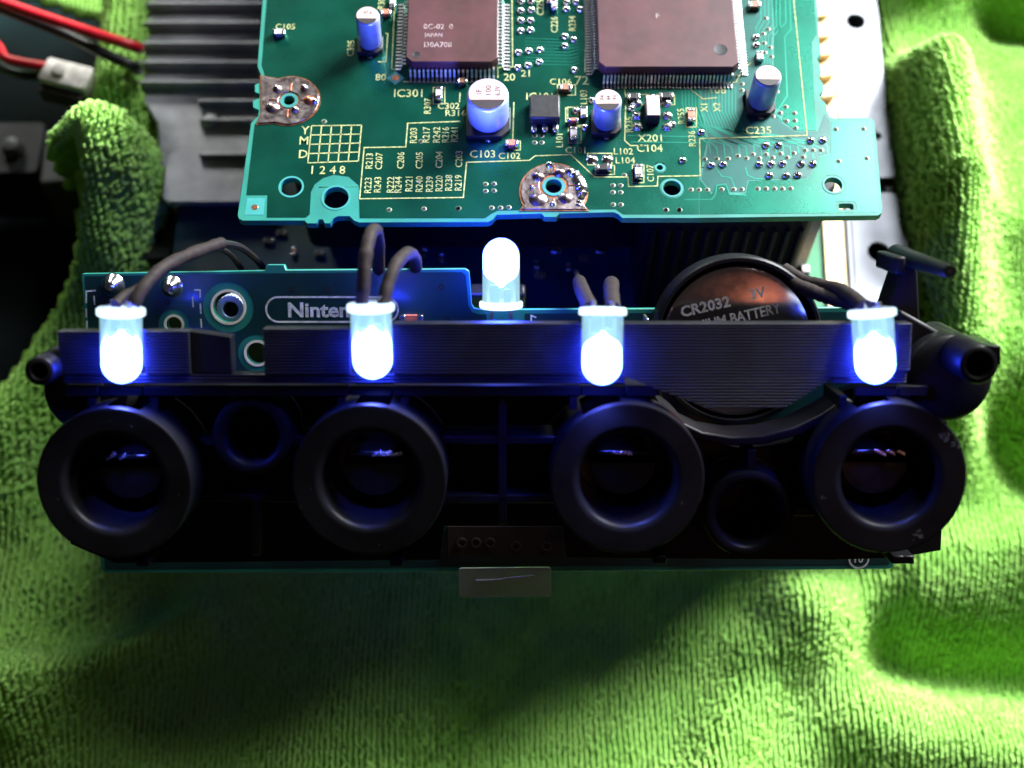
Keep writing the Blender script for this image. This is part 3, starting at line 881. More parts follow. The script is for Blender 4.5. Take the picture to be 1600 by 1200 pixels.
for pts in ([(617, 0), (612, 108), (618, 110)], [(800, 0), (801, 105), (778, 106), (778, 122)], [(916, 0), (914, 113), (922, 113)], [(1255 - 78, 96), (1160, 108), (1150, 129), (975, 136), (978, 152), (976, 220), (985, 228), (1010, 228)],
            [(803, 160), (801, 225)], [(630, 128), (690, 130), (760, 128)], [(719, 145), (718, 160)], [(602, 52), (606, 53), (603, 97), (591, 97)], [(884, 168), (884, 190), (910, 200)],
            [(1075, 137), (1098, 155), (1120, 153)], [(1030, 137), (1075, 139)]):
    S(pts)
def RB(px, py, w, h_):
    S([(px - w, py - h_), (px + w, py - h_), (px + w, py + h_), (px - w, py + h_), (px - w, py - h_)], 0.15)
for a_ in ((885, 141, 14, 8), (937, 249, 19, 9), (945, 266, 15, 7), (997, 272, 9, 14), (898, 210, 10, 14), (686, 150, 9, 13), (998, 156, 19, 8), (1040, 156, 14, 8), (1080, 184, 8, 15), (806, 228, 7, 7), (895, 180, 8, 12)):
    RB(*a_)
sk.build('silkscreen_print', 'silk', db, smooth=False)

# small two-terminal parts
for px, py, lx, ly, v, body, nm in ((883, 141, 1.9, 1.1, False, 'smd_brown', 'capacitor'), (912, 180, 1.0, 2.0, True, 'smd_grey', 'capacitor'), (896, 213, 1.0, 2.2, True, 'smd_grey', 'capacitor'), (799, 228, 1.9, 1.0, False, 'smd_red', 'capacitor'),
                                    (942, 266, 2.4, 1.0, False, 'black_part', 'inductor'), (997, 272, 1.1, 2.4, True, 'smd_grey', 'capacitor'), (686, 150, 1.0, 2.2, True, 'smd_grey', 'capacitor'), (989, 155, 1.9, 1.0, False, 'black_part', 'resistor'),
                                    (1040, 154, 2.2, 1.0, False, 'black_part', 'resistor'), (1079, 184, 1.0, 2.2, True, 'smd_red', 'resistor'), (722, 131, 1.5, 0.9, False, 'smd_brown', 'capacitor'), (1178, 12, 1.8, 1.2, False, 'smd_brown', 'capacitor'),
                                    (866, 12, 0.9, 2.0, True, 'smd_grey', 'capacitor'), (603, 24, 1.7, 0.9, False, 'smd_red', 'capacitor'), (614, 8, 0.9, 2.0, True, 'smd_grey', 'capacitor'), (437, 55, 1.9, 1.0, False, 'smd_grey', 'capacitor'),
                                    (895, 192, 1.6, 0.5, False, 'smd_red', 'inductor'), (1186, 92, 1.0, 1.6, True, 'smd_grey', 'capacitor'), (858, 4, 0.8, 1.6, True, 'smd_brown', 'resistor')):
    smd(db, up(px, py), lx, ly, 0.9, body, v, nm)
for px in (925, 949):
    c = up(px, 249)
    MB().lathe([(0, 0.5), (0.5, 0.4), (0.85, 0.05)], (c.x, c.y, 0), 12).build('solder_joint', 'solder', db)
c = up(1018, 168)
for dx, dy in ((-3, 2.6), (3, 2.6), (-3, -0.4), (3, -0.4), (-3, -3.0), (3, -3.0)):
    MB().lathe([(0, 0.6), (0.5, 0.45), (0.8, 0.05)], (c.x + dx * 0.72, c.y + dy * 0.75 - 1.2, 0), 12).build('solder_joint', 'solder', db)
# regulator with three leads
c = up(851, 192)
rg = MB().box(c.x - 2.2, c.x + 2.2, c.y - 0.6, c.y + 3.6, 0.25, 2.0).build('regulator', 'black_part', db, bevel=0.25)
for i in (-1, 0, 1):
    x = c.x + i * 1.55
    MB().prism([(x - 0.42, c.y - 2.0), (x + 0.42, c.y - 2.0), (x + 0.42, c.y - 0.62), (x - 0.42, c.y - 0.62)], 0.06, 0.75).build('lead', 'solder', rg, bevel=0.25)
# crystal
c = up(1019, 193)
cr = MB().box(c.x - 1.05, c.x + 1.05, c.y - 0.3, c.y + 3.6, 0.05, 2.0).build('crystal', 'black_part', db, bevel=0.2)
MB().box(c.x - 0.95, c.x + 0.95, c.y - 0.15, c.y + 3.45, 2.005, 2.15).build('lid', 'crystal_lid', cr, bevel=0.06)

# electrolytic capacitors
def ecap(px, py, rpx, h, lines, nm='electrolytic_capacitor', lean=(0, 0)):
    c = up(px, py, h)
    k = uscale(px, py) * (230 - ZU - h) / (230 - ZU)
    R = rpx * k
    root = bpy.data.objects.new(nm, None); col.objects.link(root); root.parent = db
    root.empty_display_size = 0.001
    root.matrix_local = Matrix.Translation(Vector((c.x, c.y, 0.04)) * MM) @ Matrix.Rotation(lean[0], 4, 'X') @ Matrix.Rotation(lean[1], 4, 'Y')
    b = R * 1.08
    MB().prism([(-b, -b), (b * 0.6, -b), (b, -b * 0.6), (b, b * 0.6), (b * 0.6, b), (-b, b)], 0, 0.9).build('base', 'black_part', root, bevel=0.1)
    cn_ = MB().lathe([(0, 0.95), (R * 0.86, 0.95), (R * 0.92, 1.05), (R * 0.92, 1.35), (R, 1.6), (R, h - 0.42), (R * 0.97, h - 0.2), (R * 0.9, h - 0.06), (R * 0.84, h - 0.01), (0, h)], (0, 0, 0), 40).build('can', 'can', root)
    MB().sheet(circ(0, 0, R * 0.9, 36), h + 0.012).build('top', 'can_top', cn_, smooth=False)
    y0 = -0.38
    mk = MB().sheet([(R * 0.9 * math.cos(a), R * 0.9 * math.sin(a)) for a in np.linspace(math.pi + math.asin(-y0), 2 * math.pi - math.asin(-y0), 20)], h + 0.03)
    for s, x, y, hh, st in lines:
        mk.text(s, (x * R, y * R), hh * R, h + 0.03, 90 if st > 0 else 0, 0.0, abs(st))
    mk.build('marking', 'ink_black', cn_, smooth=False)
    for s in (-1, 1):
        MB().box(-0.35, 0.35, s * b - 0.5, s * b + 0.5, 0.0, 0.28).build('lead', 'solder', root, bevel=0.06)
    return root
ecap(762, 147, 33, 6.4, (('1F', -0.42, 0.12, 0.26, 1.0), ('100', 0.03, 0.22, 0.26, 1.15), ('6.3V', 0.46, 0.18, 0.26, 0.85)))
ecap(951, 155, 22, 6.0, (('F4', -0.4, 0.2, 0.32, 0.9), ('44', 0.05, 0.15, 0.32, 0.9), ('4V', 0.48, 0.2, 0.32, 0.9)), lean=(0.02, -0.02))
ecap(1199, 118, 21.5, 6.8, (('4F4 V', 0, 0.42, 0.26, -0.9), ('44 16', 0, 0.02, 0.26, -0.9)), lean=(0, 0.02))
ecap(572, 24, 19, 6.8, (('47 6', 0, 0.3, 0.3, -0.9),), lean=(0, 0.03))

# flat-pack chips
def qfp(cx0, cx1, yb_px, n_side, pitch, marks, dim, label, h=2.6, body_back=None):
    a, b = up(cx0, yb_px, h), up(cx1, yb_px, h)
    w = b.x - a.x
    x0_, x1_, y0_ = a.x, b.x, a.y
    y1_ = y0_ + (body_back or w)
    root = bpy.data.objects.new('flat_pack_chip', None); col.objects.link(root); root.parent = db
    root.matrix_local = Matrix.Translation(Vector(((x0_ + x1_) / 2, (y0_ + y1_) / 2, 0.04)) * MM)
    root.empty_display_size = 0.002
    root['label'] = label
    hx, hy = (x1_ - x0_) / 2, (y1_ - y0_) / 2
    ch = 0.9
    o_ = [(-hx + ch, -hy), (hx - ch, -hy), (hx, -hy + ch), (hx, hy - ch), (hx - ch, hy), (-hx + ch, hy), (-hx, hy - ch), (-hx, -hy + ch)]
    lo = [(x * 1.012, y * 1.012) for x, y in o_]
    mb = MB(); n = 8
    zs = ((0.25, 0.975), (h * 0.52, 1.012), (h * 0.60, 1.012), (h, 1.0))
    vs_ = [(x * s, y * s, z) for z, s in zs for x, y in o_]
    fs = [tuple(range(n - 1, -1, -1)), tuple(range(3 * n, 4 * n))]
    for r in range(3):
        for i in range(n):
            fs.append((r * n + i, r * n + (i + 1) % n, (r + 1) * n + (i + 1) % n, (r + 1) * n + i))
    mb.add(vs_, fs); bd = mb.build('body', 'chip_body', root, bevel=0.12)
    mk = MB()
    for s, x, y, hh, st in marks:
        mk.text(s, (-hx + x, -hy + y), hh, h + 0.012, 0, 0.0, st)
    if marks: mk.build('marking', 'chip_mark', bd, smooth=False)
    if dim:
        dp = MB().lathe([(0, h + 0.012), (dim[2] * 0.9, h + 0.012), (dim[2], h + 0.03)], (-hx + dim[0], -hy + dim[1], 0), 24)
        dp.build('dimple', 'black_part', bd)
    # one gull-wing pin, shared by all
    pw = pitch * 0.46
    prof = [(0, h * 0.56), (0.55, h * 0.56), (0.95, 0.16), (1.75, 0.10)]
    pm = MB(); th = 0.16
    vs_ = []
    for s in (-1, 1):
        for y, z in prof: vs_.append((s * pw / 2, -y, z + th / 2))
        for y, z in prof: vs_.append((s * pw / 2, -y, z - th / 2 + (0 if y < 1 else 0)))
    fs = []
    for i in range(3):
        fs += [(i, i + 1, 8 + i + 1, 8 + i), (4 + i, 12 + i, 12 + i + 1, 4 + i + 1), (i, 4 + i, 4 + i + 1, i + 1), (8 + i, 8 + i + 1, 12 + i + 1, 12 + i)]
    fs.append((3, 7, 15, 11))
    pm.add(vs_, fs)
    me = None
    for side in range(4):
        L_ = hx if side in (0, 2) else hy
        cnt = n_side if side in (0, 2) else int(n_side * hy / hx)
        for i in range(cnt):
            t = (i - (cnt - 1) / 2) * pitch
            if me is None:
                p = pm.build('pin', 'pin_metal', root); me = p.data
            else:
                p = link('pin', me, root)
            if side == 0: pos, rot = (t, -hy), 0
            elif side == 1: pos, rot = (hx, t), math.pi / 2
            elif side == 2: pos, rot = (t, hy), math.pi
            else: pos, rot = (-hx, t), -math.pi / 2
            p.location = (pos[0] * MM, pos[1] * MM, 0)
            p.rotation_euler = (0, 0, rot)
a, b = up(634, 97, 2.6), up(778, 97, 2.6)
qfp(634, 778, 97, 20, (b.x - a.x) * 0.0478, (('0C-02  0', 4.6, 6.6, 0.95, 0.9), ('JAPAN', 3.9, 4.9, 0.95, 0.9), ('I30A70II', 4.6, 3.2, 0.95, 0.9)), (1.5, 1.3, 0.55), 'smaller square chip with faint print')
a, b = up(936, 105, 2.8), up(1155, 105, 2.8)
qfp(936, 1155, 105, 36, (b.x - a.x) * 0.0263, (('P', 9.0, 9.5, 0.9, 0.9),), (17.9, 3.2, 1.0), 'larger square chip with round dimple', 2.8)

# ================================================================== front board (leaning, with the maker's print)
fb = thing('port_board', 'leaning green controller port board with white outlined name print', 'circuit board', FRAME)
def F2(l, n=0.0): return [tuple(fr(px, py, n))[:2] for px, py in l]
def fk(px, py, n=0.0): return (fr(px + 1, py, n) - fr(px, py, n)).length
def fhole(px, py, r, n=0.0, seg=28):
    c = fr(px, py, n); return circ(c.x, c.y, r * fk(px, py, n), seg)
ol = F2([(128, 428), (414, 423), (417, 414), (444, 414), (447, 422), (727, 420), (733, 424), (737, 476), (741, 482), (752, 484), (1404, 480), (1408, 486), (1396, 884), (1390, 889), (862, 893), (720, 894), (164, 895), (158, 890)])
fholes = [fhole(357, 480, 24), fhole(272, 507, 12), fhole(402, 552, 17)]
MB().prism(ol, -1.2, 0, fholes).build('board', 'laminate', fb, bevel=0.06, segs=1)
pl = F2([(133, 432), (417, 427), (722, 425), (728, 430), (732, 478), (738, 488), (748, 491), (760, 491), (760, 510), (820, 510), (820, 490), (1400, 487), (1390, 882), (166, 888)])
MB().sheet(pl, 0.03, [fhole(357, 480, 40), fhole(272, 507, 24), fhole(402, 552, 30), fhole(177, 445, 19), fhole(268, 448, 19)]).build('ground_pour', 'mask_front', fb, smooth=False)
for px, py, r0, r1, m_ in ((357, 480, 24, 40, 'mask_pale'), (272, 507, 12, 24, 'mask_pale'), (402, 552, 17, 30, 'mask_pale')):
    c = fr(px, py); k = fk(px, py)
    MB().prism(circ(c.x, c.y, (r0 + 4) * k, 28), 0.035, 0.07, [circ(c.x, c.y, r0 * k, 28)]).build('hole_rim', 'rim_white', fb)
sk = MB()
c = fr(518, 484); k = fk(518, 484)
x0_, x1_, y0_, y1_ = -102 * k + c.x, 104 * k + c.x, c.y - 19 * k, c.y + 20 * k
rr_ = rrect(x0_, x1_, y0_, y1_, 19.3 * k, 8)
sk.strip(rr_ + [rr_[0]], 0.26, 0.06)
sk.build('name_outline', 'silk_white', fb, smooth=False); sk = MB()
sk.text('Nintendo', (c.x - 1 * k, c.y - 0.2 * k), 24 * k, 0.06, 0, 0.030, 1.10)
sk.build('name_print', 'silk_white', fb, smooth=False); sk = MB()
def S2(pts, w=0.2): sk.strip(F2(pts), w, 0.06)
for pts in ([(135, 474), (135, 455), (150, 454)], [(147, 462), (148, 476)], [(135, 482), (135, 496)], [(136, 501), (136, 514)], [(303, 453), (313, 453), (313, 465)], [(301, 463), (302, 480)], [(313, 474), (314, 490)], [(314, 498), (315, 512)],
            [(830, 502), (830, 493), (838, 496)]):
    S2(pts, 0.22)
cc = fr(1342, 873); kk = fk(1342, 873)
rr_ = circ(cc.x, cc.y, 15 * kk, 24); sk.strip(rr_ + [rr_[0]], 0.25, 0.06)
sk.text('10', (cc.x, cc.y), 13 * kk, 0.06, 0, 0.02)
sko = sk.build('silkscreen_print', 'silk_white', fb, smooth=False); sko['kind'] = 'stuff'
for px, py, r, m_ in ((177, 445, 15, 'solder'), (268, 448, 15, 'solder')):
    c = fr(px, py); k = fk(px, py)
    MB().lathe([(0, 1.7), (r * k * 0.45, 1.55), (r * k * 0.8, 1.0), (r * k, 0.3), (r * k * 1.2, 0.03)], (c.x, c.y, 0), 20).build('solder_blob', m_, fb)
# knurled metal insert seen through the large hole
c = fr(361, 483, -2); k = fk(361, 483, -2)
mb = MB()
pr = []
for i in range(48):
    a_ = 2 * math.pi * i / 48
    r_ = (23.5 if i % 2 else 21.5) * k
    pr.append((c.x + r_ * math.cos(a_), c.y + r_ * math.sin(a_)))
mb.prism(pr, -4, -1.7, [circ(c.x, c.y, 12 * k, 24)])
mb.build('threaded_insert', 'can', fb, bevel=0.15)
MB().lathe([(0, -3.4), (12 * k, -3.4)], (c.x, c.y, 0), 20).build('insert_bore', 'hole_dark', fb)
# vias and small resistor
va = MB()
for px, py in ((457, 452), (513, 452), (690, 448), (262, 472), (700, 500)):
    c = fr(px, py); va.prism(circ(c.x, c.y, 0.4, 12), 0.036, 0.07, [circ(c.x, c.y, 0.2, 12)])
v_ = va.build('via_rings', 'hole_dark', fb); v_['kind'] = 'stuff'
smd(fb, fr(643, 500), 3.2, 1.6, 0.9, 'smd_red', False, 'resistor')
# brown lower zone and pads seen below the panel
MB().prism(F2([(700, 822), (880, 822), (880, 868), (700, 868)]), 0.035, 0.3).build('lower_patch', 'brown_board', fb)
for px, py in ((722, 847), (744, 847), (766, 847), (806, 852), (854, 852)):
    c = fr(px, py); k = fk(px, py)
    MB().prism(circ(c.x, c.y, 8 * k, 20), 0.31, 0.5, [circ(c.x, c.y, 5 * k, 20)]).build('pad', 'brown_pad', fb)
# coin cell holder
HC = fr(1152, 533, 4); HR = 20 / 2 + 0.3
hd = MB()
hd.lathe([(HR + 0.95, 0.05), (HR + 0.95, 4.2), (HR + 0.7, 4.5), (HR + 0.25, 4.5), (HR + 0.1, 4.2), (HR + 0.1, 0.8), (0, 0.8)], (HC.x, HC.y, 0), 64)
hd_o = hd.build('cell_holder', 'black_plastic', fb)
for ang in (198, 342):
    a_ = math.radians(ang - 40)
MB().box(HC.x - HR - 1.9, HC.x - HR - 1.55, HC.y + 0.5, HC.y + 3.2, 1, 5.4).build('contact', 'pin_metal', hd_o, bevel=0.1)

# coin cell
cc_m = FRAME @ Matrix.Translation(Vector((HC.x, HC.y, 1.0)) * MM)
ce = thing('coin_cell', 'shiny steel coin battery printed CR2032 in its black holder', 'battery', cc_m)
MB().lathe([(0, 0), (9.4, 0), (9.85, 0.35), (10.0, 0.8), (10.0, 2.7), (9.9, 3.0), (9.6, 3.2), (9.0, 3.26), (0, 3.26)], (0, 0, 0), 80).build('can', 'cell_steel', ce, angle=25)
mk = MB()
def ck(px, py): q = fr(px, py, 4.26); return (q.x - HC.x, q.y - HC.y)
kk = fk(1100, 480, 4.26)
mk.text('CR2032', ck(1102, 479), 18 * kk, 3.272, 13, 0.030, 1.02)
mk.text('3V', ck(1184, 458), 17 * kk, 3.272, 13, 0.03, 1.0)
mk.text('LITHIUM BATTERY', ck(1142, 498), 17 * kk, 3.272, 13, 0.026, 0.85)
mk.build('marking', 'cell_mark', ce, smooth=False)

# ================================================================== port panel (black moulding with four rings)
NP = 20.0
NB = 18.0
LEDS = [(188, 480, 600), (579, 473, 600), (942, 480, 602), (1370, 482, 600)]
pn = thing('controller_port_housing', 'black plastic front panel moulding with four round controller port rings', 'port housing', FRAME)
plate = F2([(150, 606), (1030, 604), (1036, 625), (1060, 660), (1100, 688), (1160, 700), (1230, 692), (1290, 668), (1330, 640), (1345, 606), (1440, 604), (1480, 660), (1470, 860), (1400, 872), (1300, 875), (885, 872), (880, 822), (694, 822), (688, 875), (180, 880), (110, 850), (110, 640)], 7)
port_px = [(178, 756), (577, 751), (980, 749), (1390, 748)]
k20 = fk(800, 750, NP)
RO, RI = 121 * k20, 74 * k20
pc = [fr(px, py, NP) for px, py in port_px]
ta, tbp = fr(393, 682, 15), fr(1170, 805, 15)
k15 = fk(800, 750, 15)
ph = [circ(c.x, c.y, RI + 1.2, 40) for c in pc] + [circ(ta.x, ta.y, 3.0, 24), circ(tbp.x, tbp.y, 3.6, 24)]
MB().prism(plate, 5, 7, ph).build('plate', 'black_plastic', pn, bevel=0.25)
for i, c in enumerate(pc):
    ri = RI
    prof = [(RO, 7.02), (RO, 9.0), (RO, 18.6), (RO, NP - 0.22), (RO - 0.06, NP - 0.07), (RO - 0.2, NP), (RO - 0.32, NP), (ri + 1.1, NP), (ri + 0.95, NP)]
    prof += [(ri + 0.95 * (1 - math.sin(t)), NP - 0.95 * (1 - math.cos(t))) for t in np.linspace(0.22, math.pi / 2, 6)]
    prof += [(ri - 0.02, 18.6), (ri - 0.06, 9.0), (ri - 0.1, 4.6), (RO - 1, 4.6)]
    lx = fr(LEDS[i][0], 560, NB + 1).x - c.x
    wa = math.degrees(math.acos(max(-1, min(1, lx / RO))))
    mb = MB(); mb.lathe(prof, (c.x, c.y, 0), 72)
    kp = len(prof)
    keepf = []
    for f_ in mb.f:
        zz = sum(mb.v[q][2] for q in f_) / 4
        xx = sum(mb.v[q][0] for q in f_) / 4 - c.x; yy = sum(mb.v[q][1] for q in f_) / 4 - c.y
        ang = math.degrees(math.atan2(yy, xx))
        if 9.0 < zz < 18.6 and abs(ang - wa) < 14: continue      # light window under the LED
        keepf.append(f_)
    mb.f = keepf; mb.mi = [0] * len(keepf)
    rg_ = mb.build('port_ring', 'black_plastic', pn, angle=28)
    sc_ = MB().lathe([(0, 6.5), (RI - 0.2, 6.5), (RI - 0.2, 5.2)], (c.x, c.y, 0), 40).build('socket_floor', 'socket_plastic', rg_)
    # tongue of the socket: D-shaped block with a flat top
    o_ = [(c.x + 4.2 * math.cos(a), c.y + 0.4 + 4.2 * math.sin(a)) for a in np.linspace(math.pi, 2 * math.pi, 20)]
    MB().prism(o_, 6.52, 13.0).build('socket_tongue', 'socket_plastic', rg_, bevel=0.25)
    MB().box(c.x - 3.4, c.x + 3.4, c.y + 1.6, c.y + 2.2, 6.52, 14.0).build('contact_bar', 'socket_plastic', rg_, bevel=0.15)
    for q_ in range(2 + (i % 2)):
        xa = c.x + (-1.9, 0.2, -0.9, 0.4)[i] + q_ * 1.35 + random.uniform(-0.2, 0.2)
        sl = (0.55, 0.15, -0.2, -0.5)[i]
        w_ = random.uniform(0.45, 0.9)
        MB().prism([(xa - w_, c.y + 1.75 - sl * w_), (xa + w_, c.y + 1.75 + sl * w_), (xa + w_ * 0.8, c.y + 2.3 + sl * w_), (xa - w_ * 0.6, c.y + 2.0 - sl * w_)], 14.02, 14.2 + 0.1 * q_).build('contact_pin', 'contact_metal', rg_, bevel=0.06)
    if i == 3:
        for ax0, rr0, cnt in ((38, 0.90, 9), (31, 0.97, 6), (296, 0.87, 7), (200, 0.9, 2)):
            for q_ in range(cnt):
                ax = math.radians(ax0 + random.uniform(-5, 5)); rr2 = RO * min(0.975, rr0 + random.uniform(-0.07, 0.05))
                x, y = c.x + rr2 * math.cos(ax), c.y + rr2 * math.sin(ax)
                sz, th = random.uniform(0.10, 0.42), random.uniform(0, 3.14)
                bl_ = []
                for t in np.linspace(0, 2 * math.pi, 8)[:-1]:
                    u_, v_ = sz * random.uniform(0.5, 1.2) * math.cos(t), sz * 0.45 * random.uniform(0.4, 1.3) * math.sin(t)
                    bl_.append((x + u_ * math.cos(th) - v_ * math.sin(th), y + u_ * math.sin(th) + v_ * math.cos(th)))
                MB().prism(bl_, NP - 0.2, NP + 0.015).build('scuff', 'worn_plastic', rg_)
    else:
        for q_ in range(5):
            ax = random.uniform(0, 6.28); rr2 = RO * random.uniform(0.76, 0.97)
            x, y = c.x + rr2 * math.cos(ax), c.y + rr2 * math.sin(ax)
            sz, th = random.uniform(0.08, 0.22), random.uniform(0, 3.14)
            bl_ = []
            for t in np.linspace(0, 2 * math.pi, 8)[:-1]:
                u_, v_ = sz * random.uniform(0.5, 1.2) * math.cos(t), sz * 0.4 * random.uniform(0.4, 1.3) * math.sin(t)
                bl_.append((x + u_ * math.cos(th) - v_ * math.sin(th), y + u_ * math.sin(th) + v_ * math.cos(th)))
            MB().prism(bl_, NP - 0.2, NP + 0.015).build('scuff', 'worn_plastic', rg_)
    # slot walls above each ring, under each LED
    x = fr(port_px[i][0] + (12 if i == 0 else 5 if i == 1 else -35 if i == 2 else -22), 620, 16).x
    for s in (-1, 1):
        y0_ = c.y + RO * 0.82; y1_ = fr(800, 603, 16).y
        MB().box(x + s * 3.9 - 0.5, x + s * 3.9 + 0.5, y0_, y1_ - 1.32, 7.03, 15.6).build('slot_wall', 'black_plastic', pn, bevel=0.12)
for c, ro, ri in ((ta, 62 * k15, 41 * k15), (tbp, 70 * k15, 49 * k15)):
    MB().lathe([(ro * 1.06, 7.02), (ro, 14.2), (ro - 0.15, 14.8), (ro - 0.6, 15.0), (ri + 0.6, 14.9), (ri + 0.15, 14.5), (ri, 13.8), (ri - 0.3, 3.0), (0, 3.0)], (c.x, c.y, 0), 48).build('screw_tube', 'black_plastic', pn, angle=50)
def bar(a_, b_, w, z0, z1, nm, bev=0.15):
    p, q = Vector(a_), Vector(b_)
    d = (q - p).normalized(); nrm = Vector((-d.y, d.x)) * (w / 2)
    MB().prism([tuple(p + nrm), tuple(p - nrm), tuple(q - nrm), tuple(q + nrm)], z0, z1).build(nm, 'black_plastic', pn, bevel=bev)
T0 = fr(150, 603, 16); T1 = fr(1030, 603, 16); T2 = fr(1345, 603, 16); T3 = fr(1452, 603, 16)
cuts = [fr(px, 603, 16).x for px, _, _ in LEDS]
ww = 2.7
for xa, xb in ((T0.x - 4, cuts[0] - ww), (cuts[0] + ww, cuts[1] - ww), (cuts[1] + ww, cuts[2] - ww), (cuts[2] + ww, T1.x), (T2.x, cuts[3] - ww), (cuts[3] + ww, T3.x)):
    if xb - xa > 0.3:
        MB().prism([(xa, T0.y - 1.3), (xb, T0.y - 1.3), (xb, T0.y), (xa, T0.y)], 7.02, 16).build('top_wall', 'black_plastic', pn, bevel=0.2)
for x in cuts:
    MB().prism([(x - ww + 0.02, T0.y - 1.25), (x + ww - 0.02, T0.y - 1.25), (x + ww - 0.02, T0.y - 0.05), (x - ww + 0.02, T0.y - 0.05)], 15.0, 15.9).build('lintel', 'black_plastic', pn, bevel=0.15)
for a_, b_, z1 in (((690, 688), (880, 688), 14), ((690, 780), (880, 780), 14), ((785, 612), (785, 686), 14.2), ((785, 692), (785, 820), 14), ((400, 775), (400, 868), 12), ((290, 778), (520, 780), 11.6), ((300, 690), (335, 690), 12), ((455, 690), (480, 690), 14),
                   ((1175, 702), (1175, 735), 14), ((1075, 778), (1105, 779), 13.5), ((1240, 800), (1275, 800), 12)):
    bar(fr(*a_, z1).xy, fr(*b_, z1).xy, 1.05, 7.03, z1, 'rib')
# saddle wall round the coin cell holder
arc = [fr(px, py, 14) for px, py in ((1006, 612), (1022, 640), (1050, 668), (1090, 688), (1140, 697), (1195, 695), (1250, 680), (1295, 657), (1335, 628))]
ins = [Vector((p.x, p.y)) + (Vector((HC.x, HC.y)) - Vector((p.x, p.y))).normalized() * 1.2 for p in arc]
MB().prism([(p.x, p.y) for p in arc] + [(p.x, p.y) for p in reversed(ins)], 7.04, 14).build('saddle_wall', 'black_plastic', pn, bevel=0.25)
# mounting lugs
def boss(px, py, rpx, rhpx, n1, n0, nm='mounting_boss', sq=False):
    c = fr(px, py, n1); k = fk(px, py, n1)
    ro, ri = rpx * k, rhpx * k
    mb = MB()
    mb.lathe([(ro * 1.15, n0), (ro, n1 - 0.2), (ro - 0.2, n1), (ri + 0.15, n1), (ri, n1 - 0.3), (ri * 0.9, n1 - 6), (0, n1 - 6)], (c.x, c.y, 0), 32)
    o = mb.build(nm, 'black_plastic', pn, angle=50)
    if sq:
        MB().prism([(c.x + ro * 0.2, c.y + ro), (c.x + ro * 1.05, c.y + ro * 0.98), (c.x + ro * 1.1, c.y - ro * 0.1), (c.x + ro * 0.9, c.y + ro * 0.3)], n1 - 9, n1 - 0.05).build('corner_fin', 'black_plastic', o, bevel=0.12)
    return c
boss(1530, 570, 31, 20, 22, 4, sq=True)
boss(61, 580, 23, 12, 21, 4)
c = fr(1484, 592, 15); k = fk(1484, 592, 15)
MB().lathe([(70 * k, 6), (70 * k, 13.8), (69 * k, 14.3), (66 * k, 14.6), (55 * k, 15), (0, 15)], (c.x, c.y, 0), 48).build('shoulder', 'black_plastic', pn, angle=50)
MB().prism([(T3.x - 3, T3.y - 6), (c.x, c.y - 5), (c.x, c.y + 5.2), (T3.x - 3, T3.y + 9)], 5, 12).build('shoulder_web', 'black_plastic', pn, bevel=0.4)
c = fr(110, 600, 15); 
MB().lathe([(5.5, 6), (5.5, 12.8), (5.2, 13.4), (0, 13.6)], (c.x + 1.4, c.y - 1.2, 0), 40).build('shoulder', 'black_plastic', pn, angle=50)
e = fr(1484, 424, 25); r0 = fr(1390, 462, 3)
k = fk(1484, 424, 25)
MB().tube([(e.x, e.y, 3), (e.x, e.y, 12), (e.x, e.y, 24.8), (e.x, e.y, 25)], [1.35, 1.1, 10.5 * k, 9.6 * k], 20).build('post', 'black_plastic', pn)
MB().lathe([(0, 25.02), (4.5 * k, 25.02)], (e.x, e.y, 0), 14).build('post_bore', 'hole_dark', pn)
MB().prism([(e.x - 1.0, e.y - 0.6), (e.x + 0.8, e.y - 0.8), (e.x + 2.0, e.y - 13), (e.x - 4.5, e.y - 13)], 4, 10).build('post_arm', 'black_plastic', pn, bevel=0.5)
MB().box(e.x - 3.0, e.x - 1.6, e.y - 1.6, e.y + 0.6, 4, 13).build('post_gusset', 'black_plastic', pn, bevel=0.3)
for px in (1400, 1415, 620, 1030, 225):
    p = fr(px, 872 if px > 1000 else 876, 12)
    MB().prism([(p.x - 0.9, p.y - 0.5), (p.x + 0.9, p.y - 0.5), (p.x + 0.8, p.y + 0.6), (p.x - 0.8, p.y + 0.6)], 7.0, 13.0).build('burr', 'black_plastic', pn, bevel=0.2)

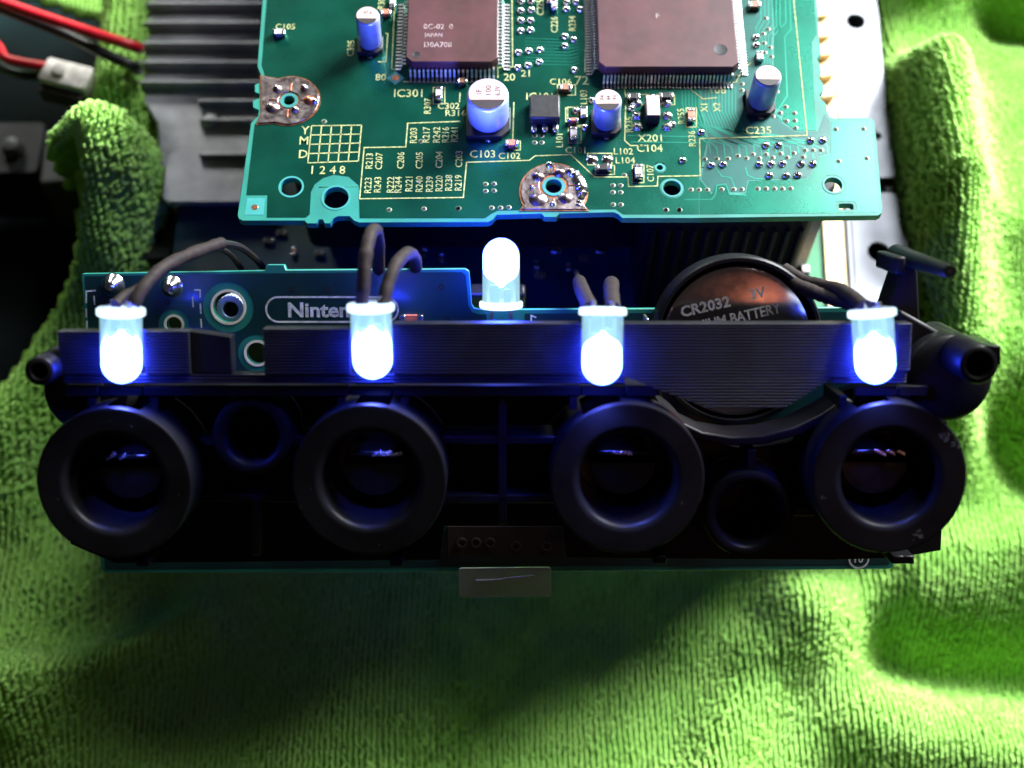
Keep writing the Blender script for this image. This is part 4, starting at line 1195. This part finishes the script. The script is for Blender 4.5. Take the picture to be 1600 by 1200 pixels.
# ================================================================== printed LED bracket with visible layers
NB = 18.0
br = thing('led_bracket', 'black printed bracket with layer lines holding four LEDs across the board', 'bracket', FRAME)
LEDS = [(188, 480, 600), (579, 473, 600), (942, 480, 602), (1370, 482, 600)]
bx = [fr(px, 540, NB + 0.6).x for px, _, _ in LEDS]
sw_ = 2.62
yt = lambda px, n=NB: fr(px, 505 + (12 if px < 420 else 0), n).y
ybot = fr(800, 601, NB).y
ylip = fr(800, 585, NB).y
LP = 0.37
def layered(name, x0f, x1f, ya, yb, z0, z1):
    """stack of printed layers: every layer bulges a little past its joints"""
    mb = MB()
    n = max(1, round((yb - ya) / LP))
    st = (yb - ya) / n
    rows = []
    for i in range(n):
        y_ = ya + i * st
        rows += [(y_ + st * 0.04, -0.16), (y_ + st * 0.14, -0.08), (y_ + st * 0.30, -0.012), (y_ + st * 0.5, 0.0), (y_ + st * 0.70, -0.012), (y_ + st * 0.86, -0.08), (y_ + st * 0.96, -0.16)]
    vs_ = []
    for y_, d in rows:
        a, b = x0f(y_), x1f(y_)
        vs_ += [(a - d, y_, z0 - d), (b + d, y_, z0 - d), (b + d, y_, z1 + d), (a - d, y_, z1 + d)]
    fs = []
    m_ = len(rows)
    for r in range(m_ - 1):
        for k_ in range(4):
            a, b = r * 4 + k_, r * 4 + (k_ + 1) % 4
            fs.append((a, b, b + 4, a + 4))
    fs += [(3, 2, 1, 0), tuple((m_ - 1) * 4 + k_ for k_ in range(4))]
    mb.add(vs_, fs)
    return mb.build(name, 'printed_plastic', br, smooth=False)
def seg(x0_, x1_, ya, yb, nm='block', z0=15.6, z1=NB):
    layered(nm, lambda y: x0_, lambda y: x1_, ya, yb, z0, z1)
XL = fr(90, 540, NB).x; XR = fr(1424, 540, NB).x
yt_l = fr(300, 517, NB).y; yt_m = fr(800, 505, NB).y
seg(XL, bx[0] - sw_, ylip, yt_l)
seg(bx[0] + sw_, fr(296, 540, NB).x, ylip, yt_l)
xa, xb = fr(296.6, 540, NB).x, fr(360, 545, NB).x
MB().prism([(xa, ylip), (xb, ylip), (xb, fr(330, 527, NB).y), (xa, yt_l - 0.1)], 15.0, NB - 0.5).build('step', 'black_plastic', br, bevel=0.1)
seg(fr(411, 540, NB).x, bx[1] - sw_, ylip, fr(480, 513, NB).y)
seg(bx[1] + sw_, bx[2] - sw_, ylip, yt_m)
ytr, ylow = yt_m, fr(1160, 638, NB).y
ykn = fr(1160, 590, NB).y
A0, A1 = bx[2] + sw_, bx[3] - sw_
B0, B1 = fr(1106, 638, NB).x, fr(1226, 638, NB).x
K1 = fr(1300, 590, NB).x
seg(A0, A1, ykn, ytr)
layered('chin', lambda y: A0 + 0.4 + (B0 - A0 - 0.4) * (ykn - y) / (ykn - ylow), lambda y: K1 + (B1 - K1) * (ykn - y) / (ykn - ylow), ylow, ykn - 0.01, 15.6, NB)
seg(bx[3] + sw_, XR, ylip + 0.4, yt_m)
# lip along the bottom that joins the blocks, split round the coin cell
layered('lip', lambda y: XL + 0.3, lambda y: A0 + 0.2, ybot, ylip - 0.01, 15.4, NB - 0.5)
layered('lip', lambda y: A1 - 2.5, lambda y: XR - 0.2, ybot, ylip + 0.38, 15.4, NB - 0.5)
for x in bx:
    MB().box(x - sw_ - 0.4, x + sw_ + 0.4, ylip + 0.6, fr(800, 520, NB).y, 14.6, 15.3).build('slot_back', 'printed_plastic', br)

# ================================================================== LEDs
def make_led(name, label, group, mtx, length=8.7, lead=6.0, beam=True, power=0.05):
    """local z runs from the flange to the tip"""
    t = thing(name, label, 'LED', mtx, group)
    R = 2.48
    dome = [(R * math.cos(a), length - R * 1.0 + R * 1.0 * math.sin(a)) for a in np.linspace(0, math.pi / 2, 12)]
    MB().lathe([(2.5, 0.75), (2.5, 1.0)] + [(r if r < 2.48 else 2.48, z) for r, z in dome], (0, 0, 0), 40).build('lens', 'led_epoxy', t, angle=70)
    MB().lathe([(0, 0.0), (2.6, 0.0), (2.85, 0.12), (2.92, 0.35), (2.92, 0.85), (2.8, 1.0), (2.45, 1.04)], (0, 0, 0), 40).build('flange', 'led_flange', t, angle=50)
    dm = [(R * 0.965 * math.cos(a), length - R - 0.02 + R * 0.965 * math.sin(a)) for a in np.linspace(0, math.pi / 2, 10)]
    MB().lathe([(0, 2.75), (0.30, 2.85), (0.75, 3.35), (1.35, 3.75), (1.9, 4.1), (2.28, 4.7), (2.38, 5.3)] + dm, (0, 0, 0), 36).build('glowing_core', 'led_core', t, angle=70)
    MB().box(-1.5, -0.25, -0.25, 0.25, 0.1, 3.2).build('anvil_post', 'led_post', t, bevel=0.1)
    MB().prism([(0.35, -0.25), (1.3, -0.25), (1.3, 0.25), (0.35, 0.25)], 0.1, 2.6).build('wire_post', 'led_post', t, bevel=0.1)
    for s in (-1.27, 1.27):
        MB().box(s - 0.25, s + 0.25, -0.25, 0.25, -lead, -0.01).build('lead', 'pin_metal', t)
    if beam:
        ld = bpy.data.lights.new('led_beam', 'SPOT')
        ld.energy = power
        ld.color = (0.10, 0.14, 1.0)
        ld.spot_size = math.radians(120); ld.spot_blend = 0.8
        ld.shadow_soft_size = 1.6 * MM
        lo_ = bpy.data.objects.new('led_beam', ld); col.objects.link(lo_); lo_.parent = t
        lo_.location = (0, 0, (length + 0.3) * MM)
        lo_.rotation_euler = (math.pi, 0, 0)
    return t
led_labels = ['lit blue-white LED tip down above the leftmost port ring', 'lit blue-white LED covering the end of the name print',
              'lit blue-white LED left of the coin battery', 'lit blue-white LED at the bracket right end past the battery']
for i, (px, yf, yb) in enumerate(LEDS):
    c = fr(px + (1, 0, 0, -8)[i], yf, NB + 1.0)
    tilt = (0.035, 0.0, -0.02, 0.06)[i]
    ln = fr(px, yf, NB + 1).y - fr(px, yb, NB + 1).y
    m_ = FRAME @ Matrix.Translation(Vector((c.x, c.y, c.z)) * MM) @ Matrix.Rotation((-0.045, 0.012, -0.015, 0.095)[i], 4, 'Z') @ Matrix.Rotation(math.radians(90) + (0.02, 0.03, -0.16, -0.06)[i], 4, 'X') @ Matrix.Rotation((0.5, 0.1, -0.4, 1.1)[i], 4, 'Z')
    make_led('led', led_labels[i], 'LEDs held in the printed bracket', m_, max(8.4, min(9.4, ln)), 0.8, True, 0.05)
c = fr(783, 482, 1.6)
m_ = FRAME @ Matrix.Translation(Vector((c.x, c.y, c.z)) * MM) @ Matrix.Rotation(-math.pi / 2, 4, 'X')
make_led('led', 'lit LED standing tip up on the board notch behind the bracket', None, m_, 9.4, 4.0, True, 0.6)

# ================================================================== LED wires in heat shrink
def wire(label, pts, r, mats=('heat_shrink', 'wire_black'), tail=None, rt=0.42):
    p0 = FRAME @ (Vector(pts[0]) * MM)
    t = thing('led_wire', label, 'wire', Matrix.Translation(p0), 'wires soldered to the LEDs')
    inv = Matrix.Translation(-p0)
    def cv(l): return [tuple((inv @ FRAME @ (Vector(p) * MM)) / MM) for p in l]
    sp_ = smooth_path(cv(pts), 6)
    rr = [r * (0.92 + 0.16 * random.random()) for _ in sp_]
    MB().tube(sp_, rr, 12).build('heat_shrink', mats[0], t)
    if tail:
        MB().tube(smooth_path(cv(tail), 6), rt, 8).build('core_wire', mats[1], t)
wire('left heat-shrunk wire looping up behind the LED on the name print', [fr(565, 478, 19), fr(568, 440, 19), fr(572, 395, 18), fr(581, 362, 15), fr(590, 368, 10), fr(592, 420, 2)], 0.85, tail=[fr(592, 420, 2), fr(594, 450, -8)])
wire('right heat-shrunk wire curling from the LED on the name print', [fr(598, 478, 19), fr(606, 445, 18), fr(620, 412, 16), fr(638, 396, 12), fr(648, 405, 6), fr(650, 425, -4)], 0.85, tail=[fr(650, 425, -4), fr(655, 440, -12)])
wire('thick dark wire rising to a kink above the leftmost LED', [fr(208, 476, 19), fr(225, 448, 18), fr(255, 418, 15), fr(300, 396, 9), fr(346, 380, 2)], 0.80, tail=[fr(346, 380, 2), fr(375, 386, -5), (fr(400, 405, -10)), fr(415, 425, -14)], rt=0.5)
wire('thin dark wire bent low over the leftmost LED', [fr(180, 476, 19), fr(196, 462, 17), fr(222, 448, 15), fr(252, 424, 12.5), fr(290, 402, 8)], 0.65, tail=[fr(290, 402, 8), fr(335, 388, -2), fr(360, 398, -8), fr(380, 425, -13)])
wire('left short dark tube behind the LED beside the battery', [fr(923, 484, 18), fr(917, 470, 12), fr(910, 455, 4), fr(905, 440, -4)], 1.0, tail=[fr(905, 440, -4), fr(900, 425, -14)])
wire('right short dark tube behind the LED beside the battery', [fr(958, 484, 18), fr(956, 466, 12), fr(955, 452, 6), fr(955, 444, 0), fr(956, 444, -6)], 1.0, tail=[fr(956, 444, -6), fr(956, 440, -14)])
wire('upper dark wire running left from the rightmost LED', [fr(1352, 480, 18), fr(1335, 466, 14), fr(1312, 452, 9), fr(1285, 446, 5), fr(1255, 438, 3), fr(1225, 420, 1)], 0.85, tail=[fr(1225, 420, 1), fr(1200, 410, -8)])
wire('lower dark wire running left from the rightmost LED', [fr(1362, 483, 17), fr(1330, 474, 11), fr(1298, 466, 8), fr(1268, 455, 6), fr(1240, 442, 4), fr(1215, 425, 0)], 0.9, tail=[fr(1215, 425, 0), fr(1190, 415, -8)])

# ================================================================== clear tab at the bottom edge
c = fr(789, 912, 2); k = fk(789, 912, 2)
tbm = FRAME @ Matrix.Translation(Vector((c.x, c.y, c.z)) * MM) @ Matrix.Rotation(0.012, 4, 'Z')
tabo = thing('plastic_tab', 'small clear plastic tab sticking out below the port board', 'plastic tab', tbm)
MB().prism(rrect(-72 * k, 72 * k, -22 * k, 26 * k, 0.4, 3), -0.35, 0.0).build('film', 'clear_film', tabo, bevel=0.12)
MB().tube(smooth_path([(-45 * k, 6 * k, 0.1), (-10 * k, 7 * k, 0.1), (10 * k, 10 * k, 0.1), (45 * k, 13 * k, 0.1)], 4), 0.12, 6).build('scratch', 'smd_grey', tabo)

# ================================================================== left background clutter
def gw(px, py, z): return at(px, py, z)
o1 = gw(60, 60, 4)
dk = thing('spare_circuit_board', 'dark teal circuit board lying out of focus at upper left', 'circuit board', Matrix.Translation(Vector((o1.x, o1.y, -19.9)) * MM))
MB().prism([(-60, -30), (18, -26), (22, 30), (20, 60), (-60, 60)], 0, 3).build('board', 'teal_dark', dk, bevel=0.5)
MB().prism(rrect(10, 22, 2, 22, 2), 3.01, 9).build('block', 'table_dark', dk, bevel=0.8)
o2 = gw(70, 190, 18)
gb = thing('grey_block', 'blurred grey block left of the green towel lump', 'plastic block', Matrix.Translation(Vector((o2.x, o2.y, -10)) * MM))
MB().prism([(-4, -6), (8, -5), (7, 2), (4, 5), (-5, 7)], 0, 16).build('body', 'grey_box', gb, bevel=0.6)
MB().prism(rrect(-16, -4.5, -4, 8, 1.2), 0, 17).build('dark_half', 'black_part', gb, bevel=0.8)
MB().lathe([(0, 20.2), (1.5, 19.8), (2.2, 18.2), (2.2, 17.02)], (-9.5, 1, 0), 20).build('metal_stud', 'grey_box', gb)
def wire2(name, label, cat, pts, r, mat):
    p0 = pts[0]
    t = thing(name, label, cat, Matrix.Translation(p0 * MM))
    MB().tube([tuple(p - p0) for p in smooth_path(pts, 8)], r, 12).build('insulation', mat, t)
    return t
wire2('red_wire', 'long red wire crossing the towel towards the heatsink', 'wire', [gw(-60, -25, 46), gw(0, 2, 46), gw(80, 30, 45), gw(150, 53, 44), gw(208, 72, 42), gw(218, 76, 38)], 0.95, 'wire_red')
wire2('black_wire', 'long black wire just below the long red wire', 'wire', [gw(-60, -10, 42), gw(20, 20, 42), gw(90, 48, 41), gw(160, 82, 42), gw(206, 103, 41), gw(216, 110, 36)], 0.95, 'wire_black')
wire2('red_wire', 'short red wire entering the white plug', 'wire', [gw(-40, 40, 36), gw(-5, 70, 36), (gw(8, 90, 36)), gw(35, 98, 36), gw(72, 104, 36)], 0.85, 'wire_red')
wire2('black_wire', 'short black wire under the short red wire', 'wire', [gw(-40, 70, 33), gw(0, 104, 33), gw(40, 118, 34), gw(72, 116, 34.5)], 0.85, 'wire_black')
o3 = gw(105, 122, 35)
wp = thing('connector_plug', 'white nylon wire plug out of focus at upper left', 'connector', Matrix.Translation(Vector((o3.x, o3.y, 32)) * MM) @ Matrix.Rotation(math.radians(-16), 4, 'Z'))
MB().prism(rrect(-4.2, 4.6, -2.4, 2.4, 0.5, 3), 0, 4.6).build('housing', 'white_nylon', wp, bevel=0.3)
MB().prism(rrect(-2.0, 0.4, -1.0, 1.2, 0.2, 3), 4.61, 5.3).build('latch', 'white_nylon', wp, bevel=0.15)
MB().prism(rrect(-4.0, 4.4, -4.0, -2.42, 0.3, 3), 0, 3.2).build('key_rail', 'brown_board', wp, bevel=0.2)
